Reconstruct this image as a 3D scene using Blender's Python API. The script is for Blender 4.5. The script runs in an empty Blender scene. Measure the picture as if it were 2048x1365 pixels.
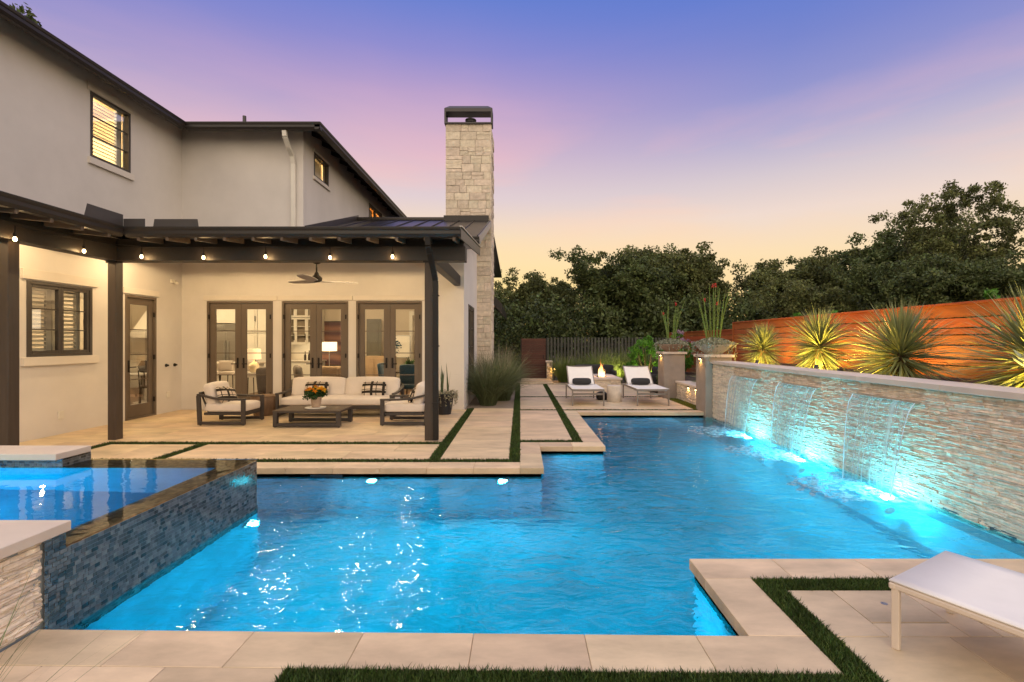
import bpy, bmesh, math, random
import numpy as np
from mathutils import Vector, Matrix

rnd = random.Random(11)
nr = np.random.RandomState(5)
SC = bpy.context.scene
COL = SC.collection
R = math.radians

# ---------------------------------------------------------------- camera
cam_data = bpy.data.cameras.new("camera")
cam_data.sensor_width = 36.0
cam_data.lens = 17.0
cam_data.shift_x = -16.0 / 2048.0
cam_data.shift_y = 0.0
cam_data.clip_start = 0.05
cam_data.clip_end = 3000.0
cam = bpy.data.objects.new("camera", cam_data)
cam.location = (0, 0, 1.59)
cam.rotation_euler = (R(90), 0, 0)
COL.objects.link(cam)
SC.camera = cam

# ---------------------------------------------------------------- exposure, sampling
SC.view_settings.view_transform = 'Standard'
SC.view_settings.look = 'None'
SC.view_settings.exposure = 0.0
SC.view_settings.gamma = 1.0
SC.view_settings.use_curve_mapping = False
SC.render.engine = 'CYCLES'
SC.cycles.use_denoising = True
SC.cycles.max_bounces = 8
SC.cycles.diffuse_bounces = 3
SC.cycles.glossy_bounces = 4
SC.cycles.transmission_bounces = 6
SC.cycles.transparent_max_bounces = 12
SC.cycles.caustics_reflective = False
SC.cycles.caustics_refractive = False
SC.cycles.sample_clamp_indirect = 6.0
SC.cycles.blur_glossy = 0.5

# ---------------------------------------------------------------- dusk sky
def lin(c):
    return tuple(((v / 255.0) / 12.92 if v / 255.0 <= 0.04045 else ((v / 255.0 + 0.055) / 1.055) ** 2.4) for v in c)

SKYX = 7.7
world = bpy.data.worlds.new("World")
SC.world = world
world.use_nodes = True
nt = world.node_tree
nt.nodes.clear()
N = lambda t: nt.nodes.new(t)
L = nt.links.new
out = N('ShaderNodeOutputWorld')
tc = N('ShaderNodeTexCoord')
sep = N('ShaderNodeSeparateXYZ')
L(tc.outputs['Generated'], sep.inputs[0])

def math_node(op, a, b=None, clamp=False):
    m = N('ShaderNodeMath'); m.operation = op; m.use_clamp = clamp
    for i, v in enumerate((a, b)):
        if v is None: continue
        if isinstance(v, (int, float)): m.inputs[i].default_value = v
        else: L(v, m.inputs[i])
    return m.outputs[0]

def ramp(fac, stops):
    r = N('ShaderNodeValToRGB'); r.color_ramp.interpolation = 'B_SPLINE' if False else 'LINEAR'
    els = r.color_ramp.elements
    while len(els) > 1: els.remove(els[-1])
    els[0].position = stops[0][0]; els[0].color = (*lin(stops[0][1]), 1)
    for p, c in stops[1:]:
        e = els.new(p); e.color = (*lin(c), 1)
    L(fac, r.inputs[0]); return r.outputs[0]

# wispy thin cloud: long streaks, slightly tilted, continuous over the whole dome
mp = N('ShaderNodeMapping'); mp.inputs['Location'].default_value = (SKYX, 0.0, 0.0); mp.inputs['Rotation'].default_value = (0, R(-9), 0); mp.inputs['Scale'].default_value = (1.0, 1.0, 5.2)
L(tc.outputs['Generated'], mp.inputs[0])
nz = N('ShaderNodeTexNoise'); nz.inputs['Scale'].default_value = 1.55; nz.inputs['Detail'].default_value = 7; nz.inputs['Roughness'].default_value = 0.52; nz.inputs['Distortion'].default_value = 0.35
L(mp.outputs[0], nz.inputs['Vector'])
wisp = math_node('MULTIPLY_ADD', nz.outputs[0], 4.2); wisp.node.inputs[2].default_value = -1.85; wisp.node.use_clamp = True
# height, slightly perturbed by the wisps
h = sep.outputs[2]
RAMP_A = [(0.0, (240, 172, 70)), (0.05, (249, 204, 118)), (0.09, (252, 217, 152)), (0.16, (248, 221, 182)), (0.23, (238, 216, 204)),
          (0.29, (214, 200, 206)), (0.36, (176, 170, 206)), (0.42, (145, 147, 204)), (0.48, (120, 133, 204)), (0.55, (92, 122, 206)), (0.75, (72, 104, 196)), (1.0, (62, 92, 184))]
RAMP_B = [(0.0, (240, 165, 80)), (0.06, (252, 206, 104)), (0.12, (254, 228, 140)), (0.20, (250, 222, 172)), (0.28, (226, 205, 208)),
          (0.38, (220, 182, 198)), (0.45, (198, 164, 200)), (0.51, (150, 142, 206)), (0.58, (104, 128, 208)), (0.75, (92, 112, 200)), (1.0, (70, 98, 188))]
ca, cb = ramp(h, RAMP_A), ramp(h, RAMP_B)
# pinker towards the left of the sunset, bluer towards the right
azl = math_node('MULTIPLY_ADD', math_node('ABSOLUTE', math_node('ADD', sep.outputs[0], 0.18)), -1.9); azl.node.inputs[2].default_value = 1.15; azl.node.use_clamp = True
mixf = math_node('MULTIPLY', math_node('ADD', math_node('MULTIPLY', azl, 0.75), math_node('MULTIPLY', wisp, 0.1)), 1.0, True)
mixc = N('ShaderNodeMix'); mixc.data_type = 'RGBA'
L(mixf, mixc.inputs[0]); L(ca, mixc.inputs[6]); L(cb, mixc.inputs[7])
# opposite the sunset: the pink anti-twilight arch over warm haze
RAMP_C = [(0.0, (186, 164, 160)), (0.12, (240, 212, 190)), (0.30, (246, 214, 188)), (0.5, (222, 198, 190)), (0.75, (140, 146, 200)), (1.0, (66, 94, 186))]
cc = ramp(h, RAMP_C)
back = math_node('MULTIPLY_ADD', sep.outputs[1], -1.4); back.node.inputs[2].default_value = 0.35; back.node.use_clamp = True
mixb = N('ShaderNodeMix'); mixb.data_type = 'RGBA'
L(back, mixb.inputs[0]); L(mixc.outputs[2], mixb.inputs[6]); L(cc, mixb.inputs[7])
# the streaks catch pink light high up and peach light low down
RAMP_W = [(0.0, (255, 214, 130)), (0.16, (254, 222, 172)), (0.26, (250, 208, 190)), (0.36, (230, 182, 196)), (0.50, (186, 158, 206)), (0.7, (120, 130, 206)), (1.0, (66, 94, 186))]
cw_ = ramp(h, RAMP_W)
mixw = N('ShaderNodeMix'); mixw.data_type = 'RGBA'
fall = math_node('MULTIPLY_ADD', h, -5.0); fall.node.inputs[2].default_value = 2.6; fall.node.use_clamp = True
L(math_node('MULTIPLY', math_node('MULTIPLY', wisp, fall), 0.75), mixw.inputs[0]); L(mixb.outputs[2], mixw.inputs[6]); L(cw_, mixw.inputs[7])
bg1 = N('ShaderNodeBackground'); L(mixw.outputs[2], bg1.inputs[0]); bg1.inputs[1].default_value = 1.0
sky = N('ShaderNodeTexSky'); sky.sky_type = 'NISHITA'; sky.sun_disc = False
SUN_EL, SUN_ROT = R(-1.5), R(0.0)
sky.sun_elevation = SUN_EL; sky.sun_rotation = SUN_ROT
bg2 = N('ShaderNodeBackground'); L(sky.outputs[0], bg2.inputs[0]); bg2.inputs[1].default_value = 0.05
ad = N('ShaderNodeAddShader'); L(bg1.outputs[0], ad.inputs[0]); L(bg2.outputs[0], ad.inputs[1])
L(ad.outputs[0], out.inputs[0])

# soft afterglow: one very wide warm sun lamp
sun_data = bpy.data.lights.new("sun", 'SUN')
sun_data.energy = 3.4
sun_data.angle = R(140)
sun_data.color = (1.0, 0.885, 0.67)
sun = bpy.data.objects.new("sun", sun_data)
sun.rotation_euler = (R(48), 0, R(4))
COL.objects.link(sun)

# ---------------------------------------------------------------- helpers
def mat(name, col, rough=0.6, var=0.12, scale=6.0, bump=0.0, bscale=60.0, spec=0.4, metal=0.0, rv=0.0, hv=0.0, stretch=None,
        emit=None, estr=0.0, trans=0.0, detail=4, sheen=0.0):
    """Principled material: base colour x noise x per-object / per-island random."""
    m = bpy.data.materials.new(name); m.use_nodes = True
    t = m.node_tree; b = t.nodes['Principled BSDF']
    def n(k): return t.nodes.new(k)
    b.inputs['Roughness'].default_value = rough
    b.inputs['Metallic'].default_value = metal
    b.inputs['Specular IOR Level'].default_value = spec
    c = n('ShaderNodeTexCoord'); oi = n('ShaderNodeObjectInfo')
    vec = n('ShaderNodeVectorMath'); vec.operation = 'ADD'
    sc = n('ShaderNodeVectorMath'); sc.operation = 'SCALE'; sc.inputs[0].default_value = (37, 53, 29)
    t.links.new(oi.outputs['Random'], sc.inputs['Scale'])
    t.links.new(c.outputs['Object'], vec.inputs[0]); t.links.new(sc.outputs[0], vec.inputs[1])
    v = vec.outputs[0]
    if stretch:
        mpn = n('ShaderNodeMapping'); mpn.inputs['Scale'].default_value = stretch
        t.links.new(v, mpn.inputs[0]); v2 = mpn.outputs[0]
    else: v2 = v
    nz = n('ShaderNodeTexNoise'); nz.inputs['Scale'].default_value = scale; nz.inputs['Detail'].default_value = detail
    nz.inputs['Roughness'].default_value = 0.62
    t.links.new(v2, nz.inputs['Vector'])
    mr = n('ShaderNodeMapRange'); mr.inputs[1].default_value = 0.28; mr.inputs[2].default_value = 0.72
    mr.inputs[3].default_value = 1 - var; mr.inputs[4].default_value = 1 + var
    t.links.new(nz.outputs[0], mr.inputs[0])
    val = mr.outputs[0]
    hsv = n('ShaderNodeHueSaturation'); hsv.inputs['Color'].default_value = (*col, 1)
    if rv or hv:
        ge = n('ShaderNodeNewGeometry')
        a = n('ShaderNodeMath'); a.operation = 'ADD'
        t.links.new(ge.outputs['Random Per Island'], a.inputs[0]); t.links.new(oi.outputs['Random'], a.inputs[1])
        fr = n('ShaderNodeMath'); fr.operation = 'FRACT'; t.links.new(a.outputs[0], fr.inputs[0])
        m2 = n('ShaderNodeMapRange'); m2.inputs[3].default_value = 1 - rv; m2.inputs[4].default_value = 1 + rv
        t.links.new(fr.outputs[0], m2.inputs[0])
        mu = n('ShaderNodeMath'); mu.operation = 'MULTIPLY'
        t.links.new(val, mu.inputs[0]); t.links.new(m2.outputs[0], mu.inputs[1]); val = mu.outputs[0]
        if hv:
            k = n('ShaderNodeMath'); k.operation = 'MULTIPLY'; k.inputs[1].default_value = 7.31
            t.links.new(fr.outputs[0], k.inputs[0])
            f2 = n('ShaderNodeMath'); f2.operation = 'FRACT'; t.links.new(k.outputs[0], f2.inputs[0])
            m3 = n('ShaderNodeMapRange'); m3.inputs[3].default_value = 0.5 - hv; m3.inputs[4].default_value = 0.5 + hv
            t.links.new(f2.outputs[0], m3.inputs[0]); t.links.new(m3.outputs[0], hsv.inputs['Hue'])
    t.links.new(val, hsv.inputs['Value'])
    t.links.new(hsv.outputs[0], b.inputs['Base Color'])
    if bump:
        nb = n('ShaderNodeTexNoise'); nb.inputs['Scale'].default_value = bscale; nb.inputs['Detail'].default_value = 5
        t.links.new(v2 if stretch else v, nb.inputs['Vector'])
        bp = n('ShaderNodeBump'); bp.inputs['Strength'].default_value = min(1, bump * 10); bp.inputs['Distance'].default_value = bump * 0.1 if bump < 0.1 else bump * 0.1
        t.links.new(nb.outputs[0], bp.inputs['Height']); t.links.new(bp.outputs[0], b.inputs['Normal'])
    if emit:
        b.inputs['Emission Color'].default_value = (*emit, 1); b.inputs['Emission Strength'].default_value = estr
    if trans:
        b.inputs['Transmission Weight'].default_value = trans
    if sheen:
        b.inputs['Sheen Weight'].default_value = sheen
    return m

def leaf_mat(name, col, rv=0.35, hv=0.02, rough=0.55, transl=0.3, var=0.15, scale=3.0):
    m = mat(name, col, rough, var, scale, rv=rv, hv=hv, spec=0.3)
    t = m.node_tree; b = t.nodes['Principled BSDF']; o = t.nodes['Material Output']
    tr = t.nodes.new('ShaderNodeBsdfTranslucent'); mx = t.nodes.new('ShaderNodeMixShader'); mx.inputs[0].default_value = transl
    src = b.inputs['Base Color'].links[0].from_socket
    t.links.new(src, tr.inputs[0]); t.links.new(b.outputs[0], mx.inputs[1]); t.links.new(tr.outputs[0], mx.inputs[2])
    t.links.new(mx.outputs[0], o.inputs[0])
    return m

def emis(name, col, s):
    m = bpy.data.materials.new(name); m.use_nodes = True; t = m.node_tree; t.nodes.clear()
    e = t.nodes.new('ShaderNodeEmission'); e.inputs[0].default_value = (*col, 1); e.inputs[1].default_value = s
    o = t.nodes.new('ShaderNodeOutputMaterial'); t.links.new(e.outputs[0], o.inputs[0]); return m

def glass_mat(name, tint=(1, 1, 1), refl=1.0, rough=0.0):
    m = bpy.data.materials.new(name); m.use_nodes = True; t = m.node_tree; t.nodes.clear()
    fr = t.nodes.new('ShaderNodeFresnel'); fr.inputs[0].default_value = 1.5
    mu = t.nodes.new('ShaderNodeMath'); mu.operation = 'MULTIPLY'; mu.inputs[1].default_value = refl; mu.use_clamp = True
    tr = t.nodes.new('ShaderNodeBsdfTransparent'); tr.inputs[0].default_value = (*tint, 1)
    gl = t.nodes.new('ShaderNodeBsdfGlossy'); gl.inputs['Roughness'].default_value = rough
    mx = t.nodes.new('ShaderNodeMixShader'); o = t.nodes.new('ShaderNodeOutputMaterial')
    t.links.new(fr.outputs[0], mu.inputs[0]); t.links.new(mu.outputs[0], mx.inputs[0]); t.links.new(tr.outputs[0], mx.inputs[1]); t.links.new(gl.outputs[0], mx.inputs[2]); t.links.new(mx.outputs[0], o.inputs[0])
    return m

def setp(o, label=None, cat=None, group=None, kind=None):
    if label: o['label'] = label
    if cat: o['category'] = cat
    if group: o['group'] = group
    if kind: o['kind'] = kind
    return o

def link(name, me, m=None, parent=None, loc=None, rot=None, **kw):
    o = bpy.data.objects.new(name, me); COL.objects.link(o)
    if m is not None and me is not None and not me.materials: me.materials.append(m)
    if parent is not None: o.parent = parent
    if loc is not None: o.location = loc
    if rot is not None: o.rotation_euler = rot
    return setp(o, **kw)

def empty(name, loc=(0, 0, 0), rz=0.0, **kw):
    o = bpy.data.objects.new(name, None); COL.objects.link(o); o.location = loc; o.rotation_euler = (0, 0, rz)
    o.empty_display_size = 0.1
    return setp(o, **kw)

KIDS = {}
def copy_tree(o, loc=None, rz=None, parent=None, **kw):
    c = o.copy(); COL.objects.link(c)
    if parent is not None: c.parent = parent
    for ch in list(o.children): copy_tree(ch, parent=c)
    if loc is not None: c.location = loc
    if rz is not None: c.rotation_euler = (0, 0, rz)
    return setp(c, **kw)

class MB:
    """Collects boxes, bars, tubes and lathes; build() links them as one mesh object."""
    def __init__(s): s.v, s.f = [], []
    def add(s, vs, fs):
        k = len(s.v); s.v += [tuple(p) for p in vs]; s.f += [tuple(i + k for i in f) for f in fs]; return s
    def box(s, x0, x1, y0, y1, z0, z1):
        return s.add([(x0, y0, z0), (x1, y0, z0), (x1, y1, z0), (x0, y1, z0), (x0, y0, z1), (x1, y0, z1), (x1, y1, z1), (x0, y1, z1)],
                     [(0, 3, 2, 1), (4, 5, 6, 7), (0, 1, 5, 4), (1, 2, 6, 5), (2, 3, 7, 6), (3, 0, 4, 7)])
    def quad(s, a, b, c, d): return s.add([a, b, c, d], [(0, 1, 2, 3)])
    def bar(s, p, q, w, h, up=(0, 0, 1)):
        p, q = Vector(p), Vector(q); d = (q - p).normalized(); u = Vector(up)
        if abs(d.dot(u)) > 0.98: u = Vector((0, 1, 0))
        a = d.cross(u).normalized(); b = a.cross(d).normalized()
        vs = [e + a * (sx * w / 2) + b * (sz * h / 2) for e in (p, q) for sx, sz in ((-1, -1), (1, -1), (1, 1), (-1, 1))]
        return s.add(vs, [(0, 1, 2, 3), (7, 6, 5, 4), (0, 4, 5, 1), (1, 5, 6, 2), (2, 6, 7, 3), (3, 7, 4, 0)])
    def tube(s, pts, rad, n=8, cap=True):
        pts = [Vector(p) for p in pts]; rad = rad if isinstance(rad, (list, tuple)) else [rad] * len(pts)
        vs, fs = [], []; pu = None
        for i, p in enumerate(pts):
            d = (pts[min(i + 1, len(pts) - 1)] - pts[max(i - 1, 0)]).normalized()
            u = pu if pu is not None else (Vector((0, 0, 1)) if abs(d.z) < 0.9 else Vector((1, 0, 0)))
            a = d.cross(u).normalized(); b = a.cross(d).normalized(); pu = b
            vs += [p + (a * math.cos(t) + b * math.sin(t)) * rad[i] for t in (2 * math.pi * k / n for k in range(n))]
        for i in range(len(pts) - 1):
            for k in range(n):
                fs.append((i * n + k, i * n + (k + 1) % n, (i + 1) * n + (k + 1) % n, (i + 1) * n + k))
        if cap: fs += [tuple(range(n))[::-1], tuple(range((len(pts) - 1) * n, len(pts) * n))]
        return s.add(vs, fs)
    def lathe(s, prof, n=24, c=(0, 0, 0), cap=True):
        vs, fs = [], []
        for r, z in prof: vs += [(c[0] + r * math.cos(2 * math.pi * k / n), c[1] + r * math.sin(2 * math.pi * k / n), c[2] + z) for k in range(n)]
        for i in range(len(prof) - 1):
            for k in range(n): fs.append((i * n + k, i * n + (k + 1) % n, (i + 1) * n + (k + 1) % n, (i + 1) * n + k))
        if cap: fs += [tuple(range(n))[::-1], tuple(range((len(prof) - 1) * n, len(prof) * n))]
        return s.add(vs, fs)
    def prism(s, poly, z0, z1):
        n = len(poly)
        return s.add([(x, y, z0) for x, y in poly] + [(x, y, z1) for x, y in poly],
                     [tuple(range(n))[::-1], tuple(range(n, 2 * n))] + [(i, (i + 1) % n, n + (i + 1) % n, n + i) for i in range(n)])
    def mesh(s, name, bevel=0.0, seg=1, smooth=False):
        me = bpy.data.meshes.new(name); me.from_pydata(s.v, [], s.f)
        bm = bmesh.new(); bm.from_mesh(me)
        bmesh.ops.recalc_face_normals(bm, faces=bm.faces)
        if bevel: bmesh.ops.bevel(bm, geom=bm.edges[:], offset=bevel, segments=seg, profile=0.5, affect='EDGES', clamp_overlap=True)
        bm.to_mesh(me); bm.free()
        if smooth:
            me.polygons.foreach_set('use_smooth', [True] * len(me.polygons))
            me.set_sharp_from_angle(angle=R(38))
        return me
    def build(s, name, m, parent=None, bevel=0.0, seg=1, smooth=False, **kw):
        return link(name, s.mesh(name, bevel, seg, smooth), m, parent, **kw)

def np_mesh(name, V, F, smooth=False):
    V = np.asarray(V, dtype=np.float32); F = np.asarray(F, dtype=np.int32); k = F.shape[1]
    me = bpy.data.meshes.new(name)
    me.vertices.add(len(V)); me.vertices.foreach_set('co', V.ravel())
    me.loops.add(F.size); me.loops.foreach_set('vertex_index', F.ravel())
    me.polygons.add(len(F)); me.polygons.foreach_set('loop_start', np.arange(0, F.size, k, dtype=np.int32))
    if smooth: me.polygons.foreach_set('use_smooth', np.ones(len(F), dtype=bool))
    me.update(calc_edges=True)
    return me

def rbox_mesh(name, sx, sy, sz, r, n=8, bulge=0.0, sag=0.0):
    """Soft cushion: rounded box centred on the origin with a crowned top."""
    bm = bmesh.new(); bmesh.ops.create_cube(bm, size=1.0)
    bmesh.ops.subdivide_edges(bm, edges=bm.edges[:], cuts=n, use_grid_fill=True)
    hx, hy, hz = sx / 2, sy / 2, sz / 2
    for v in bm.verts:
        p = Vector((v.co.x * sx, v.co.y * sy, v.co.z * sz))
        q = Vector((max(-hx + r, min(hx - r, p.x)), max(-hy + r, min(hy - r, p.y)), max(-hz + r, min(hz - r, p.z))))
        d = p - q
        if d.length > 1e-6: p = q + d.normalized() * min(d.length, r) if d.length > r else p
        fx, fy, fz = 1 - (2 * v.co.x) ** 2, 1 - (2 * v.co.y) ** 2, 1 - (2 * v.co.z) ** 2
        p.z += math.copysign(1, v.co.z) * bulge * fx * fy * (1 if abs(v.co.z) > 0.01 else 0)
        p.x += v.co.x * 2 * bulge * 0.5 * fy * fz; p.y += v.co.y * 2 * bulge * 0.5 * fx * fz
        v.co = p
    me = bpy.data.meshes.new(name); bm.to_mesh(me); bm.free()
    me.polygons.foreach_set('use_smooth', [True] * len(me.polygons))
    return me

def blades(n, base, br, L0, L1, tilt, bend, w, seg=5, seed=0, droop=0.0, az=None, fold=0.0, basez=0.0):
    """Grass blades / leaves as tapered strips. tilt,bend = (lo,hi) radians from vertical."""
    g = np.random.RandomState(seed)
    a = g.uniform(0, 2 * np.pi, n) if az is None else g.uniform(az[0], az[1], n)
    rr = br * np.sqrt(g.uniform(0, 1, n)); aa = g.uniform(0, 2 * np.pi, n)
    P = np.stack([base[0] + rr * np.cos(aa), base[1] + rr * np.sin(aa), base[2] + g.uniform(0, basez, n) if basez else np.full(n, base[2])], 1)
    Ln = g.uniform(L0, L1, n); th = g.uniform(*tilt, n); bd = g.uniform(*bend, n)
    ww = w * g.uniform(0.7, 1.3, n)
    side = np.stack([-np.sin(a), np.cos(a), np.zeros(n)], 1)
    tw = g.uniform(-0.6, 0.6, n)
    V = np.zeros((n, seg + 1, 2, 3), dtype=np.float32)
    for i in range(seg + 1):
        t = i / seg
        wi = (ww * (1 - t) ** 0.7 * (0.55 + 0.9 * min(t * 3, 1) * 0.5))[:, None] if seg > 1 else (ww * (1 - t))[:, None]
        wi = np.maximum(wi, 0.0006)
        ang = th + bd * t
        nrm = np.stack([-np.cos(ang) * np.cos(a), -np.cos(ang) * np.sin(a), np.sin(ang)], 1)
        sd = side * np.cos(tw)[:, None] + nrm * np.sin(tw)[:, None]
        V[:, i, 0] = P - sd * wi / 2; V[:, i, 1] = P + sd * wi / 2
        am = th + bd * (t + 0.5 / seg)
        P = P + np.stack([np.sin(am) * np.cos(a), np.sin(am) * np.sin(a), np.cos(am)], 1) * (Ln / seg)[:, None]
    base_i = (np.arange(n) * (seg + 1) * 2)[:, None]
    F = np.concatenate([base_i + np.array([[2 * i, 2 * i + 1, 2 * i + 3, 2 * i + 2]]) for i in range(seg)], 0)
    return V.reshape(-1, 3), F

def leaf_cloud(C, rad, per, size, seed=0, squash=0.8, aspect=0.5, shell=0.35):
    """Leaf quads around clump centres C (k,3) with radii rad (k)."""
    g = np.random.RandomState(seed); C = np.asarray(C, dtype=np.float64); k = len(C)
    rad = np.asarray(rad); n = k * per
    d = g.normal(size=(n, 3)); d /= np.linalg.norm(d, axis=1)[:, None]
    r = (shell + (1 - shell) * g.uniform(0, 1, n) ** 0.5) * g.uniform(0.6, 1.15, n)
    P = np.repeat(C, per, 0) + d * (r * np.repeat(rad, per))[:, None] * np.array([1, 1, squash])
    return leaf_quads(P, size, g, aspect)

def leaf_quads(P, size, g, aspect=0.5):
    n = len(P)
    u = g.normal(size=(n, 3)); u /= np.linalg.norm(u, axis=1)[:, None]
    w = g.normal(size=(n, 3)); w = np.cross(u, w); w /= np.linalg.norm(w, axis=1)[:, None]
    s = size * g.uniform(0.6, 1.4, n)[:, None]
    V = np.stack([P - u * s, P + w * s * aspect, P + u * s, P - w * s * aspect], 1).reshape(-1, 3)
    F = np.arange(n * 4).reshape(-1, 4)
    return V, F

def lamp(name, kind, loc, col, W, r=0.05, parent=None, rot=None, spot=None, blend=0.6):
    d = bpy.data.lights.new(name, kind); d.energy = W; d.color = col
    if kind in ('POINT', 'SPOT'): d.shadow_soft_size = r
    if kind == 'SPOT': d.spot_size = R(spot); d.spot_blend = blend
    o = bpy.data.objects.new(name, d); COL.objects.link(o); o.location = loc
    if rot is not None: o.rotation_euler = rot
    if parent is not None: o.parent = parent
    return o

def aim(d): return Vector(d).to_track_quat('-Z', 'Y').to_euler()
WARM = (1.0, 0.62, 0.27); WARM2 = (1.0, 0.70, 0.36); AMBER = (1.0, 0.52, 0.10); CYAN = (0.015, 0.78, 1.0)
# ---------------------------------------------------------------- materials
M = {}
M['lime'] = mat('limestone_paver', (0.61, 0.465, 0.30), 0.55, 0.26, 1.7, 0.02, 90, rv=0.10, hv=0.007, stretch=(1.0, 2.4, 1.0), detail=9)
M['lime_wall'] = mat('ledger_stone', (0.74, 0.625, 0.49), 0.85, 0.22, 14, 0.07, 55, rv=0.17, hv=0.008)
M['cap'] = mat('cap_stone', (0.62, 0.52, 0.43), 0.6, 0.08, 3, 0.015, 80, rv=0.05)
M['grout'] = mat('grout', (0.30, 0.235, 0.175), 0.9, 0.15, 12)
M['grout_tile'] = mat('pale_grout', (0.26, 0.29, 0.31), 0.8, 0.1, 12)
M['mosaic'] = mat('glass_mosaic', (0.094, 0.099, 0.098), 0.16, 0.35, 22, rv=0.80, hv=0.035, spec=0.7)
M['band'] = mat('waterline_tile', (0.10, 0.11, 0.12), 0.25, 0.3, 25, spec=0.6)
M['plaster'] = mat('pool_plaster', (0.20, 0.55, 0.70), 0.7, 0.26, 2.6, detail=6)  # mottled colour stands in for rippling caustic light under the water
M['soil'] = mat('soil', (0.05, 0.035, 0.022), 0.95, 0.4, 6, 0.08, 25)
M['ground'] = mat('ground', (0.06, 0.055, 0.03), 0.95, 0.4, 0.8, 0.06, 8)
M['turf'] = leaf_mat('artificial_turf', (0.046, 0.078, 0.015), rv=0.7, hv=0.035, transl=0.15, var=.3, scale=5)
M['moss'] = leaf_mat('mossy_turf', (0.13, 0.15, 0.02), rv=0.4, hv=0.02, transl=0.15)
M['steel'] = mat('steel', (0.45, 0.44, 0.42), 0.3, 0.05, 5, metal=0.9)
M['lens_deep'] = emis('deep_lens', (0.25, 0.85, 1.0), 0.7)
M['lens'] = emis('pool_lens', (0.45, 0.93, 1.0), 14)

def water_mat(name, tint, s1, b1, s2, b2, refl=1.0, share=1.0):
    m = bpy.data.materials.new(name); m.use_nodes = True; t = m.node_tree; t.nodes.clear(); n = t.nodes.new; l = t.links.new
    c = n('ShaderNodeTexCoord')
    mpn = n('ShaderNodeMapping'); mpn.inputs['Scale'].default_value = (0.75, 1.25, 1); mpn.inputs['Rotation'].default_value = (0, 0, R(-12)); l(c.outputs['Object'], mpn.inputs[0])
    a = n('ShaderNodeTexNoise'); a.inputs['Scale'].default_value = s1; a.inputs['Detail'].default_value = 3; a.inputs['Distortion'].default_value = 0.8; l(mpn.outputs[0], a.inputs['Vector'])
    b = n('ShaderNodeTexNoise'); b.inputs['Scale'].default_value = s2; b.inputs['Detail'].default_value = 2; b.inputs['Distortion'].default_value = 0.5; l(mpn.outputs[0], b.inputs['Vector'])
    b1n = n('ShaderNodeBump'); b1n.inputs['Strength'].default_value = 1.0; b1n.inputs['Distance'].default_value = b1; l(a.outputs[0], b1n.inputs['Height'])
    b2n = n('ShaderNodeBump'); b2n.inputs['Strength'].default_value = 1.0; b2n.inputs['Distance'].default_value = b2; l(b.outputs[0], b2n.inputs['Height']); l(b1n.outputs[0], b2n.inputs['Normal'])
    fr = n('ShaderNodeFresnel'); fr.inputs[0].default_value = 1.33; l(b2n.outputs[0], fr.inputs['Normal'])
    mu = n('ShaderNodeMath'); mu.operation = 'MULTIPLY'; mu.inputs[1].default_value = refl; mu.use_clamp = True; l(fr.outputs[0], mu.inputs[0])
    tr = n('ShaderNodeBsdfTransparent'); tr.inputs[0].default_value = (*tint, 1)
    rf = n('ShaderNodeBsdfRefraction'); rf.inputs[0].default_value = (*tint, 1); rf.inputs['IOR'].default_value = 1.33; rf.inputs['Roughness'].default_value = 0.0; l(b2n.outputs[0], rf.inputs['Normal'])
    mt = n('ShaderNodeMixShader'); mt.inputs[0].default_value = share; l(tr.outputs[0], mt.inputs[1]); l(rf.outputs[0], mt.inputs[2])
    gl = n('ShaderNodeBsdfGlossy'); gl.inputs['Roughness'].default_value = 0.02; l(b2n.outputs[0], gl.inputs['Normal'])
    mx = n('ShaderNodeMixShader'); o = n('ShaderNodeOutputMaterial')
    l(mu.outputs[0], mx.inputs[0]); l(mt.outputs[0], mx.inputs[1]); l(gl.outputs[0], mx.inputs[2]); l(mx.outputs[0], o.inputs[0])
    return m
M['water'] = water_mat('pool_water', (0.62, 0.93, 1.0), 2.2, 0.029, 8.0, 0.0125)
M['churn'] = water_mat('churned_water', (0.70, 0.95, 1.0), 2.2, 0.034, 8.0, 0.020, 1.0, 0.45)
M['spawater'] = water_mat('spa_water', (0.75, 0.93, 1.0), 1.2, 0.004, 6.0, 0.0012, 1.0, 0.9)

# ---------------------------------------------------------------- ground with the pool yard left open
g = MB()
XA, XB, YA, YB, BIG = -8.3, 4.26, 0.4, 20.2, 900
g.quad((-BIG, -BIG, -0.06), (BIG, -BIG, -0.06), (BIG, YA, -0.06), (-BIG, YA, -0.06))
g.quad((-BIG, YB, -0.06), (BIG, YB, -0.06), (BIG, BIG, -0.06), (-BIG, BIG, -0.06))
g.quad((-BIG, YA, -0.06), (XA, YA, -0.06), (XA, YB, -0.06), (-BIG, YB, -0.06))
g.quad((XB, YA, -0.06), (BIG, YA, -0.06), (BIG, YB, -0.06), (XB, YB, -0.06))
g.build('ground', M['ground'], kind='structure')

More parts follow.
